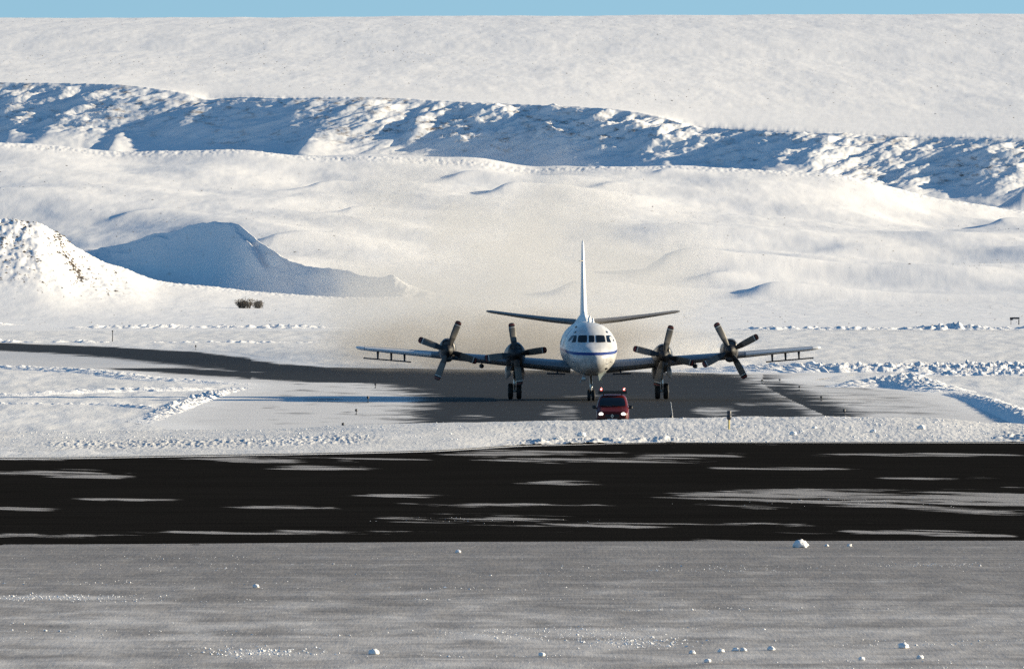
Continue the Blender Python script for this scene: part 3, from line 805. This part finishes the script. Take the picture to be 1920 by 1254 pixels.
# engines and propellers
def blade_mesh():
    t = NT('blade_paint'); c = t.n('ShaderNodeTexCoord').outputs['Object']
    z = t.n('ShaderNodeSeparateXYZ', i_0=c).outputs[2]
    def band(lo, hi): return t.math('MULTIPLY', t.step(z, lo-.004, lo+.004), t.step(z, hi-.004, hi+.004, 1, 0))
    nz = t.noise(c, 9, 5, .6)
    col = t.mix(nz, (.085,.08,.072), (.135,.125,.11))
    col = t.mix(t.step(z, .82, .95, 1, 0), col, (.018,.018,.019))
    col = t.mix(t.step(z, 1.76, 1.765), col, (.016,.016,.016))
    col = t.mix(band(1.74, 1.785), col, (.55,.53,.50))
    col = t.mix(band(1.90, 1.955), col, (.20,.016,.012))
    t.setp(Base_Color=col, Roughness=.45)
    mb = MB(); rings = []
    for r, ch, th, pitch in [(.20,.24,.20,48),(.42,.30,.19,44),(.62,.42,.15,38),(.85,.46,.10,30),(1.2,.47,.075,24),(1.6,.46,.055,18),(1.88,.44,.04,15),(1.98,.39,.034,14),(2.04,.25,.026,14),(2.055,.08,.02,14)]:
        p = math.radians(pitch); ring = []
        for k in range(14):
            a = 2*math.pi*k/14; u = math.cos(a)*ch/2; v = math.sin(a)*th/2
            ring.append((u*math.cos(p)-v*math.sin(p), u*math.sin(p)+v*math.cos(p), r))
        rings.append(ring)
    mb.loft(rings)
    o = mb.build('blade', t.m, None, angle=60)
    return o
blade0 = blade_mesh(); first_blade = True
M_spin = paint('spinner_black', (.012,.012,.013), .65)
def nacelle(x, zc, y0, y1, inner):
    mb = MB(); rings = []
    if inner: prof = [(0,.40,.62,.40),(.06,.46,.74,.44),(.5,.52,.80,.52),(1.5,.60,.74,.74),(2.6,.68,.62,.98),(4.2,.70,.42,1.15),(5.6,.60,.12,1.10),(7.2,.30,-.30,.85)]
    else: prof = [(0,.40,.62,.40),(.06,.46,.74,.44),(.5,.52,.80,.50),(1.5,.58,.70,.62),(2.8,.60,.55,.66),(4.2,.52,.30,.62),(6.0,.25,.0,.45)]
    n = 26
    for dy, hw, up, dn in prof:
        ring = []
        for k in range(n):
            t = 2*math.pi*k/n; ct, st = math.cos(t), math.sin(t)
            e_ = .82
            ring.append((x+hw*math.copysign(abs(st)**e_, st), LY(y0+dy), zc+(up if ct > 0 else dn)*math.copysign(abs(ct)**e_, ct)))
        rings.append(ring)
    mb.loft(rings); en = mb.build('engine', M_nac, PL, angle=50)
    # intake lip and mouth above the spinner
    mi = MB(); ring_o, ring_i, ring_b, ring_f = [], [], [], []
    for k in range(20):
        t = 2*math.pi*k/20
        cx, cz = math.cos(t), math.sin(t)
        ring_f.append((x+.36*cx, LY(y0-.06), zc+.47+.22*cz)); ring_o.append((x+.40*cx, LY(y0+.06), zc+.47+.26*cz))
        ring_i.append((x+.31*cx, LY(y0-.04), zc+.47+.18*cz)); ring_b.append((x+.26*cx, LY(y0+.05), zc+.47+.14*cz))
    mi.loft([ring_o, ring_f, ring_i, ring_b]); mi.build('intake', M_dark, en, angle=60)
    # oil cooler scoop below
    ms = MB(); ms.loft([[(x+.30*math.cos(t)*k, LY(y0+dy), zc-.50+dz+.20*math.sin(t)*k) for t in np.linspace(0, 2*math.pi, 15)[:-1]] for dy, k, dz in ((.12,.8,0),(.16,1,0),(1.0,1.05,-.06),(2.0,.5,0))])
    ms.build('scoop', M_nac, en, angle=60)
    # exhaust stack over the wing
    mx = MB(); mx.tube([(x, LY(y0+3.4), zc+.36), (x, LY(y0+5.0), zc+.40)], [.24,.26], 12); mx.build('exhaust_pipe', M_dark, en)
    return en
def propeller(x, z, y, ang):
    global first_blade
    mb = MB(); mb.lathe([(-.62,.02),(-.58,.12),(-.45,.22),(-.25,.32),(0,.38),(.16,.385),(.2,.3)], (0,0,0), 'y', 22)
    hub = mb.build('propeller', M_spin, PL, angle=50); hub.location = (x, LY(y), z)
    for k in range(4):
        b = blade0 if first_blade else blade0.copy()
        if not first_blade: COL.objects.link(b)
        first_blade = False
        b.parent = hub; b.rotation_euler = (0, math.radians(90-(ang+90*k)), 0)
        cuff = MB()
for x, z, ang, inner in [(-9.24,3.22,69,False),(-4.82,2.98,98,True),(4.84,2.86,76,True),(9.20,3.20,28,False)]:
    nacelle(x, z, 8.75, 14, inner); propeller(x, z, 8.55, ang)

# landing gear
def wheel(x, y, r, wd, parent, rim=.55):
    mb = MB()
    mb.lathe([(-wd/2,r*rim),(-wd/2,r*.80),(-wd*.38,r*.95),(-wd*.15,r),(wd*.15,r),(wd*.38,r*.95),(wd/2,r*.80),(wd/2,r*rim)], (x, y, r), 'x', 28)
    o = mb.build('wheel', M_black, parent, angle=40)
    return o
def gear(x, y, r, half, wd, ztop, name='landing_gear'):
    mb = MB()
    mb.tube([(x, LY(y), r), (x, LY(y), r+.55)], .055, 10); mb.tube([(x, LY(y), r+.5), (x, LY(y)+.1, ztop)], .10, 12)
    mb.tube([(x-half-.05, LY(y), r), (x+half+.05, LY(y), r)], .06, 10)
    mb.tube([(x, LY(y)-.05, r+.75), (x, LY(y)-1.0, ztop)], .05, 8)
    mb.tube([(x, LY(y)-.14, r+.15), (x, LY(y)-.26, r+.45), (x, LY(y)-.1, r+.75)], .03, 6)
    g = mb.build(name, M_metal, PL)
    for s in (-1, 1):
        wheel(x+s*half, LY(y), r, wd, g)
        hm = MB(); hm.lathe([(-.03,.02),(-.02,r*.5),(.02,r*.5),(.05,r*.2),(.06,.02)], (x+s*(half+wd/2-.03), LY(y), r), 'x', 18); hm.build('rim', M_nac, g)
    return g
for x in (-4.82, 4.82):
    g = gear(x, 12.4, .52, .28, .34, 2.2)
    for s in (-1, 1):
        mb = MB(); sec = [(.50,2.20),(.60,1.95),(.64,1.65),(.58,1.32),(.55,1.32),(.60,1.65),(.56,1.95),(.46,2.20)]
        mb.loft([[(x+s*(dx-di), LY(yy), 2.2-(2.2-dz)*kk) for dx, dz in sec] for yy, kk, di in ((10.5,.62,.30),(10.75,.9,.10),(11.1,1,0),(13.3,1,0),(13.8,.55,0))])
        mb.build('gear_door', M_nac, PL)
g = gear(0, 3.33, .36, .15, .2, 1.75)
mb = MB(); mb.lathe([(-.08,.02),(-.05,.09),(.08,.08),(.1,.02)], (.06, LY(3.1), 1.02), 'y', 14); mb.build('taxi_light', M_metal, g)
for s, m in ((-1, M_wing), (1, M_door)):
    mb = MB(); R_ = Matrix.Rotation(math.radians(s*-24), 3, 'Y')
    o_ = Vector((s*.48, 0, 1.72))
    mb.loft([[o_+Vector((0, LY(yy), 0))+R_ @ Vector((dx, 0, dz)) for dx, dz in ((-.018,0),(.018,0),(.018,-zl),(-.018,-zl))] for yy, zl in ((2.2,.34),(2.35,.62),(3.4,.62),(3.6,.36))])
    mb.build('nose_gear_door', m, PL, angle=20)
# angled fairing panel lit by the sun on the chin
mb = MB(); mb.loft([[(.42,LY(1.9),1.72),(.92,LY(2.1),2.0),(.96,LY(2.1),1.96),(.50,LY(1.9),1.30),(.44,LY(1.9),1.32)], [(.42,LY(3.0),1.70),(.92,LY(3.0),1.95),(.96,LY(3.0),1.90),(.50,LY(3.0),1.28),(.44,LY(3.0),1.30)]])
mb.build('chin_fairing', M_door, PL, angle=20)
mb = MB(); mb.lathe([(-.12,.02),(-.10,.12),(.0,.15),(.12,.13),(.15,.02)], (-.50, LY(2.0), 1.44), 'y', 16); mb.build('landing_light', M_metal, PL)

# ------------------------------------------------------------------ VAN
VD = 616.0
VAN = tag(empty('van', (X(1148, VD), VD, 0), math.radians(-1.0)), 'red van with lit headlights and roof beacons driving ahead of the airplane', 'van')
M_red = paint('red_paint', (.10,.007,.003), .38, .3, var=.06)
M_plastic = paint('black_plastic', (.013,.013,.014), .5, .4)
st_ = [(0,.34,.74,.66),(.05,.28,.88,.78),(.18,.25,.96,.84),(.5,.24,1.04,.87),(.95,.24,1.14,.885),(1.05,.24,1.19,.885),(1.45,.24,1.50,.885),(1.80,.24,1.72,.885),(2.1,.24,1.80,.885),(3.0,.24,1.83,.885),(3.85,.26,1.81,.875),(4.0,.32,1.74,.84)]
mb = MB(); rings = []
for y, zb, zt, hw in st_:
    ring = []
    for k in range(40):
        t = 2*math.pi*k/40; ct, st = math.cos(t), math.sin(t)
        z = (zb+zt)/2+(zt-zb)/2*math.copysign(abs(ct)**.30, ct)
        x = hw*math.copysign(abs(st)**.30, st)
        tp = 1-.20*max(0, (z-1.0)/.83)**1.2
        ring.append((x*tp, y, z))
    rings.append(ring)
mb.loft(rings); body = mb.build('body', M_red, VAN, angle=55)
bm = bmesh.new(); bm.from_mesh(body.data); VB = BVHTree.FromBMesh(bm); bm.free()
patch(VB, [(-.74,1.20),(.74,1.20),(.62,1.66),(-.62,1.66)], 'windshield', M_glass, VAN, off=.012, nu=12, nv=6, org=-8, rnd=.06)
M_hl = lamp('headlight_lens', (1.0,.93,.80), .9)
for s in (-1, 1):
    patch(VB, [(s*.46,.74),(s*.74,.72),(s*.71,.87),(s*.51,.88)][::s], 'headlight', M_hl, VAN, off=.015, nu=6, nv=4, org=-8, rnd=.25)
    patch(VB, [(s*.50,.42),(s*.66,.42),(s*.66,.50),(s*.50,.50)][::s], 'fog_lamp', M_metal, VAN, off=.03, nu=4, nv=3, org=-8)
    # mirror
    mm = MB(); c = Vector((s*.99, 1.25, 1.15))
    mm.loft([[c+Vector((s*dx*k, dy, dz*k)) for dx, dz in ((-.10,-.09),(.10,-.08),(.11,.06),(.06,.11),(-.08,.10))] for dy, k in ((-.08,.6),(-.04,1),(.04,1),(.06,.9))])
    mm.tube([(s*.86,1.3,1.10), (s*.95,1.27,1.12)], .03, 6); mm.build('mirror', M_plastic, VAN)
    sw = MB(); hs = []
    for y, z in ((1.65,1.22),(3.5,1.22),(3.5,1.62),(2.0,1.62)):
        h = VB.ray_cast(Vector((s*5, y, z)), Vector((-s,0,0))); hs.append(h[0]+h[1]*.012)
    sw.loft([[p-Vector((s*.03,0,0)) for p in hs], hs]); sw.build('side_window', M_glass, VAN, smooth=False)
    for y in (.75, 3.35):
        wm = MB(); wm.lathe([(-.1,.18),(-.1,.28),(-.06,.31),(.06,.31),(.1,.28),(.1,.18)], (s*.80, y, .31), 'x', 24); wh = wm.build('wheel', M_black, VAN)
        rm = MB(); rm.lathe([(-.02,.02),(-.02,.19),(.02,.19),(.04,.02)], (s*.905, y, .31), 'x', 18); rm.build('rim', M_metal, wh)
patch(VB, [(-.40,.60),(.40,.60),(.36,.78),(-.36,.78)], 'grille', M_plastic, VAN, off=.012, nu=8, nv=4, org=-8)
patch(VB, [(-.80,.32),(.80,.32),(.82,.56),(-.82,.56)], 'bumper', M_plastic, VAN, off=.05, nu=12, nv=4, org=-8, rnd=.05)
patch(VB, [(-.26,.44),(.26,.44),(.26,.54),(-.26,.54)], 'number_plate', M_wtip, VAN, off=.065, nu=4, nv=2, org=-8)
em = MB()
def dia(r, y): return [(0,y,.69+r*1.3),(r,y,.69),(0,y,.69-r*1.3),(-r,y,.69)]
em.loft([dia(.085,-.035), dia(.085,-.05), dia(.045,-.05), dia(.045,-.035)], False, False); em.build('emblem', M_metal, VAN, smooth=False)
wp = MB()
for a, b in (((-.1,1.02,1.21),(-.62,1.10,1.27)), ((.45,1.02,1.21),(-.05,1.10,1.27))): wp.tube([a, b], .012, 5)
wp.build('wiper', M_plastic, VAN)
rk = MB(); rk.box((0,2.05,1.945), (1.56,.24,.17)); rk.box((-.5,2.1,1.85), (.06,.12,.14)); rk.box((.5,2.1,1.85), (.06,.12,.14)); rk.build('light_bar', M_plastic, VAN)
M_bc = lamp('beacon_lens', (1.0,.10,.06), .5, (.5,.02,.02))
M_bl = lamp('beacon_bulb', (1.0,.75,.70), 1.6)
for s in (-1, 1):
    bb = MB(); bb.lathe([(0,.055),(.10,.058),(.15,.045),(.17,.01)], (s*.62, 2.05, 2.032), 'z', 14); be = bb.build('beacon', M_bc, VAN)
    bu = MB(); bu.lathe([(-.03,.005),(-.02,.035),(.03,.035),(.04,.005)], (s*.62, 1.985, 2.11), 'y', 10); bu.build('bulb', M_bl, be)
an = MB(); an.tube([(.3,2.6,1.82), (.34,2.75,2.28)], [.012,.006], 5); an.build('aerial', M_plastic, VAN)

# ------------------------------------------------------------------ MARKERS, POLES, SIGN, BUSH
M_yel = paint('yellow_paint', (.55,.42,.10), .5)
M_post = paint('marker_dark', (.02,.022,.03), .5)
def marker(loc, h, label, group):
    t = tag(empty('edge_marker', loc), label, 'marker', group)
    mb = MB(); mb.tube([(0,0,0), (0,0,h*.62)], .022, 8); mb.build('stake', M_metal if h < .3 else M_post, t)
    mb = MB(); mb.lathe([(h*.55,.05),(h*.62,.075),(h*.9,.075),(h,.045)], (0,0,0), 'z', 12); mb.build('head', M_post, t)
    mb = MB(); mb.lathe([(-.03,.12),(.02,.11),(.04,.03)], (0,0,0), 'z', 12); mb.build('foot', M_post, t)
    return t
for px, y, hp, lab in [
    (690,754,12,'dark taxiway edge marker standing in the long blue shadow of the airplane'),
    (668,777,11,'dark taxiway edge marker in snow just in front of the blue shadow strip'),
    (643,803,11,'dark edge marker in snow close to the low verge and far from the red van'),
    (704,727,9,'dark taxiway edge marker behind the blue shadow strip of the airplane'),
    (1583,779,13,'tallest dark edge marker on the streaked snow beside the verge'),
    (1540,751,9,'dark edge marker on streaked pavement second nearest to the verge'),
    (1499,731,8,'dark edge marker on the streaked pavement between the tire tracks and the snow mound'),
    (1462,717,7,'small dark edge marker below the far bright snow bank, nearer to the snow mound'),
    (1429,718,7,'small dark edge marker below the far bright snow bank, nearer to the outer propeller')]:
    D = GD(y); marker((X(px, D), D, -.01), hp*D/F, lab, 'taxiway edge markers')
D = GD(656); marker((X(367, D), D, .02), 9*D/F, 'lone dark marker in snow beyond the curving taxiway arm', 'taxiway edge markers')
# yellow post with black head on the verge
D = 585.0; zb = .42
t = tag(empty('marker_post', (X(1367, D), D, zb)), 'yellow post with a black boxy head standing on the snow verge', 'post')
mb = MB(); mb.tube([(0,0,-.3), (0,0,.62)], .045, 10); mb.build('post', M_yel, t)
mb = MB(); mb.loft([[(math.cos(a)*r, math.sin(a)*r, z) for a in np.linspace(0, 2*math.pi, 13)[:-1]] for z, r in ((.50,.07),(.56,.12),(.70,.13),(.74,.10),(.92,.12),(.97,.09),(.98,.02))]); mb.build('head', M_post, t)
# thin leaning pole with a dark box at its foot
D = 640.0
t = tag(empty('marker_pole', (X(1261, D), D, 0)), 'thin pale leaning pole with a dark box foot on the taxiway', 'pole')
mb = MB(); mb.tube([(.06,0,0), (-.02,0,.55), (-.10,0,1.15)], [.02,.018,.014], 8); mb.build('pole', M_wtip, t)
mb = MB(); mb.loft([[(math.cos(a)*r-.08, math.sin(a)*r, z) for a in np.linspace(0, 2*math.pi, 11)[:-1]] for z, r in ((0,.13),(.22,.12),(.36,.10),(.42,.03))]); mb.build('foot', M_post, t)
# thin pole beyond the arm on the left
D = GD(640)
t = tag(empty('marker_pole', (X(211, D), D, 0)), 'thin grey pole in snow beyond the curving taxiway arm', 'pole')
mb = MB(); mb.tube([(0,0,-.2), (0,0,1.1)], [.06,.045], 8); mb.build('pole', M_nac, t)
mb = MB(); mb.lathe([(1.08,.05),(1.10,.09),(1.22,.09),(1.24,.05)], (0,0,0), 'z', 10); mb.build('head', M_nac, t)
# small dark board on legs, far right
D = 1600.0
t = tag(empty('low_sign', (X(1902.5, D), D, -.1)), 'small black low board on legs on the far snow plain', 'sign')
k = D/F; z0 = ZY(603, D)+.1
mb = MB(); mb.box((0, 0, z0+6.5*k), (18*k, .3, 3.4*k)); mb.box((-6*k, 0, z0+4.2*k), (5.4*k, .28, 2.6*k)); mb.build('board', M_post, t)
for s, wd in ((-7.0,.9),(7.8,1.8)):
    mb = MB(); mb.box((s*k, 0, z0/2+2.2*k), (wd*k, .2, z0+4.2*k)); mb.build('leg', M_post, t)

# bush with twigs
M_bark = paint('twig_bark', (.085,.065,.05), .8, .2)
M_leaf = paint('dry_leaves', (.075,.06,.045), .8, .2, var=.5, vs=3)
def bush(px, y, D, wpx, hpx, seed, label):
    rnd = random.Random(seed); k = D/F; wd, ht = wpx*k, hpx*k
    z0 = hill_z(X(px, D), D) if D > 1480 else 0
    t = tag(empty('bush', (X(px, D), D, z0)), label, 'bush', 'leafless bushes on the snow plain')
    tw = MB(); lf = MB()
    for i in range(60):
        a = rnd.uniform(0, 2*math.pi); bx = rnd.uniform(-.38, .38)*wd; l = rnd.uniform(.5, 1.05)*ht
        tip = Vector((bx+rnd.uniform(-.14,.14)*wd, math.sin(a)*.25*wd, l))
        mid = Vector((bx*.9, math.sin(a)*.12*wd, l*.55))
        tw.tube([(bx*.75, math.sin(a)*.06*wd, -.05), mid, tip], [.05,.035,.012], 4)
        for j in range(22):
            c = mid.lerp(tip, rnd.uniform(-.4, 1))+Vector((rnd.gauss(0,.22), rnd.gauss(0,.22), rnd.gauss(0,.16)))
            r = rnd.uniform(.05, .14)
            d1 = Vector((rnd.gauss(0,1), rnd.gauss(0,1), rnd.gauss(0,1))).normalized()*r; d2 = d1.orthogonal().normalized()*r*.6
            lf.add([c-d1, c-d2, c+d1, c+d2], [(0,1,2,3)])
    tw.build('stem', M_bark, t); lf.build('leaves', M_leaf, t, smooth=False)
def vis_D(px, y, lo, hi):
    c = int(np.argmin(np.abs(uc-px))); sel = (Dm[:, c] > lo) & (Dm[:, c] < hi)
    yy = EYE-(Zm[sel, c]-CAM_H)*F/Dm[sel, c]; o = np.argsort(yy)
    return float(np.interp(y, yy[o], Dm[sel, c][o]))
bush(458, 579, vis_D(458, 578, 1700, 2045), 38, 17, 3, 'wider dark bush on the snow plain below the blue hollow')
bush(484, 578, vis_D(484, 578, 1700, 2045), 14, 13, 5, 'small round dark bush beside the wider bush on the snow')

# ------------------------------------------------------------------ LOOSE ROCKS, SNOW CHUNKS, CRUMBS
OCT_V = np.array([(1,0,0),(-1,0,0),(0,1,0),(0,-1,0),(0,0,1),(0,0,-1)], float)
OCT_F = np.array([(0,2,4),(2,1,4),(1,3,4),(3,0,4),(2,0,5),(1,2,5),(3,1,5),(0,3,5)])
def scatter(name, pts, sizes, mat, label, seed=0, parent=None):
    rg = np.random.default_rng(seed); n = len(pts)
    V = OCT_V[None]*rg.uniform(.6, 1.3, (n, 6, 1))
    ang = rg.uniform(0, 2*math.pi, n); c, s_ = np.cos(ang), np.sin(ang)
    x = V[..., 0]*c[:, None]-V[..., 1]*s_[:, None]; y = V[..., 0]*s_[:, None]+V[..., 1]*c[:, None]
    V = np.stack([x*rg.uniform(.8,1.5,(n,1)), y, V[..., 2]*.75], -1)*np.asarray(sizes)[:, None, None]+np.asarray(pts)[:, None, :]
    Fi = (OCT_F[None]+(np.arange(n)*6)[:, None, None]).reshape(-1, 3)
    me = bpy.data.meshes.new(name); me.from_pydata(V.reshape(-1, 3).tolist(), [], Fi.tolist())
    me.materials.append(mat); o = bpy.data.objects.new(name, me); COL.objects.link(o)
    o['kind'] = 'stuff'; o['label'] = label
    return o
M_rock = paint('dark_rock', (.13,.105,.085), .85, .2, var=.4, vs=.6)
rg = np.random.default_rng(5)
pts, szs = [], []
for i in range(9000):
    px = rg.uniform(-260, 240); D = rg.uniform(1850, 2052)
    dens = np.interp(D, [1850, 1930, 2000, 2050], [.05, .35, .9, 1])*np.interp(px, [-260, 40, 120, 240], [1, 1, .8, .12])
    dens *= .35+.9*float(gnoise(px/28, D/30, 77))
    if rg.uniform() > dens: continue
    x = X(px, D); pts.append((x, D, hill_z(x, D)+.02)); szs.append(rg.choice([.10,.16,.24,.36], p=[.50,.34,.13,.03]))
# a darker run of stones down the hillock's shoulder
for i in range(260):
    u = rg.uniform(); px = 108+45*u+rg.normal(0, 5); D = 2048-110*u+rg.normal(0, 8)
    x = X(px, D); pts.append((x, D, hill_z(x, D)+.03)); szs.append(rg.uniform(.12, .34))
scatter('rocks', pts, szs, M_rock, 'dark stones scattered over the snowy hillock', 5)
pts, szs = [], []
for i in range(2600):
    px = rg.uniform(-200, 2100); D = rg.uniform(2500, 3600)
    if rg.uniform() > .15+.8*max(0, float(gnoise(px/150, D/160, 79))) : continue
    x = X(px, D); pts.append((x, D, hill_z(x, D)+.02)); szs.append(rg.choice([.10,.16,.26], p=[.6,.3,.1]))
for i in range(6000):
    px = rg.uniform(-200, 2100); D = rg.uniform(5100, 8000)
    if rg.uniform() > .2+.8*max(0, float(gnoise(px/220, D/700, 83))) : continue
    x = X(px, D); pts.append((x, D, hill_z(x, D)+.02)); szs.append(rg.choice([.18,.28,.42], p=[.6,.3,.1]))
for i in range(700):
    px = rg.uniform(0, 1920); D = rg.uniform(1600, 2040)
    if rg.uniform() > .12+.6*max(0, float(gnoise(px/150, D/60, 89))): continue
    x = X(px, D); pts.append((x, D, hill_z(x, D)+.01)); szs.append(rg.uniform(.05, .13))
scatter('scrub', pts, szs, M_rock, 'dark tufts of scrub poking through the hill snow', 6)

M_chunk = snow_mat('chunk_snow', 14, .5, .03, 1.0, tone=.04)
def chunk(px, y, wpx, label, z=0, D=None, seed=0, hr=.8):
    D = D or GD(y); r = wpx*D/F/2
    bm = bmesh.new(); bmesh.ops.create_icosphere(bm, subdivisions=3, radius=1)
    rr = random.Random(seed+int(px)); o1, o2 = rr.uniform(0, 50), rr.uniform(0, 50)
    for v in bm.verts:
        p = v.co
        n = float(fbm(np.array([p.x*1.1+o1+p.z]), np.array([p.y*1.1+o2-p.z*.7]), 4, 3, .62, True)[0])-.3
        v.co = p*(1+.42*n); v.co.z *= hr*.9
        if v.co.z < -.45: v.co.z = -.45
    me = bpy.data.meshes.new('snow_chunk'); bm.to_mesh(me); bm.free()
    me.polygons.foreach_set('use_smooth', [True]*len(me.polygons)); me.materials.append(M_chunk)
    o = bpy.data.objects.new('snow_chunk', me); COL.objects.link(o)
    o.location = (X(px, D), D, z+r*.42); o.scale = (r, r, r)
    tag(o, label, 'snow chunk', 'loose snow chunks lying about')
for i, (px, y, wd, lab) in enumerate([
    (1501,1026,20,'biggest round white snow chunk at the near edge of the black runway'),
    (1694,1214,14,'pale upright snow chunk on the grey apron below the big round chunk'),
    (700,1226,14,'lone white snow chunk on the apron beside a bright patch of broken snow'),
    (1352,1222,9,'brightest lump in the row of small snow chunks along the apron'),
    (1298,1225,9,'small chunk at the start of the apron row, nearest the yellowish crumb streak'),
    (1379,1220,9,'small grey chunk touching its twin in the middle of the apron row'),
    (1394,1220,9,'small grey chunk just past its twin in the middle of the apron row'),
    (1446,1218,10,'last small chunk at the far end of the apron row'),
    (1016,1229,9,'small snow chunk below the yellowish streak of crumbs'),
    (1593,1024,7,'little snow chunk beyond the biggest round chunk near the runway edge'),
    (1550,1024,6,'tiny snow chunk close beside the biggest round chunk'),
    (1327,1241,9,'low snow chunk in front of the row of small chunks'),
    (1615,1237,9,'flat snow chunk in front of the pale upright chunk'),
    (1725,1234,9,'small snow chunk just below the pale upright chunk'),
    (859,1036,8,'small white chunk alone near the runway on the empty apron'),
    (480,1101,9,'small grizzled chunk alone in the middle of the apron')]):
    chunk(px, y, wd, lab, seed=i)
def verge_z(px, D):
    c = int(np.argmin(np.abs(ucv-px))); return float(np.interp(D, DVm[:, c], ZV[:, c]))
for i, (px, D, wd, lab) in enumerate([
    (1487,581,13,'largest snow lump on the verge beyond the yellow post'),
    (1637,583,11,'round snow lump on the verge below the blue shadowed snow mound'),
    (1527,586,9,'small snow lump on the verge behind the largest lump'),
    (1727,586,14,'wide low snow lump on the verge toward the snowy berm'),
    (1090,578,16,'crusty snow lump on the verge edge in front of the red van')]):
    chunk(px, 0, wd*.75, lab, verge_z(px, D), D, seed=40+i)
# crumbs of snow on apron, runway edge and verge
pts, szs = [], []
def crumbs(n, cx, cy, rx, ry, s0, s1, lines=False):
    for i in range(n):
        px = cx+rg.normal(0, rx); y = cy+rg.normal(0, ry)
        if not (835 < y < 1275): continue
        D = GD(y); 
        if rg.uniform() < .4: continue
        pts.append((X(px, D), D, .0)); szs.append(rg.uniform(s0, s1)**1.0*(1 if rg.uniform() > .06 else 1.8))
crumbs(420, 90, 1120, 90, 3, .012, .032); crumbs(300, 480, 1223, 60, 5, .015, .04); crumbs(420, 1050, 1190, 120, 7, .010, .024); crumbs(300, 1190, 1205, 60, 5, .015, .035)
crumbs(120, 1760, 1058, 90, 3, .01, .022); crumbs(90, 1400, 1068, 90, 3, .01, .022); crumbs(120, 1650, 940, 170, 5, .010, .02); crumbs(60, 880, 974, 90, 3, .010, .02)
for i in range(26):
    crumbs(60, rg.uniform(0, 1920), rg.uniform(1040, 1255), rg.uniform(80, 260), rg.uniform(.6, 2.5), .008, .026)
for i in range(1500):
    px = rg.uniform(-60, 1980); y = rg.uniform(1020, 1262); D = GD(y); pts.append((X(px, D), D, 0)); szs.append(rg.uniform(.005, .015))
scatter('snow_crumbs', pts, szs, M_chunk, 'small crumbs of snow strewn over the apron', 8)
pts, szs = [], []
for i in range(2600):
    px = rg.uniform(-40, 1970); D = rg.uniform(566, 600)
    c = int(np.argmin(np.abs(ucv-px)))
    if D < DVm[0, c]: D = DVm[0, c]+rg.uniform(0, 20)
    den = .25+.5*(px > 1000)+.5*(60 < px < 720)
    if rg.uniform() > den*(.5+.8*float(gnoise(px/60, D/5, 91))): continue
    pts.append((X(px, D), D, verge_z(px, D)+.01)); szs.append(rg.uniform(.02, .075))
scatter('snow_lumps', pts, szs, M_chunk, 'broken lumps of snow along the verge', 9)
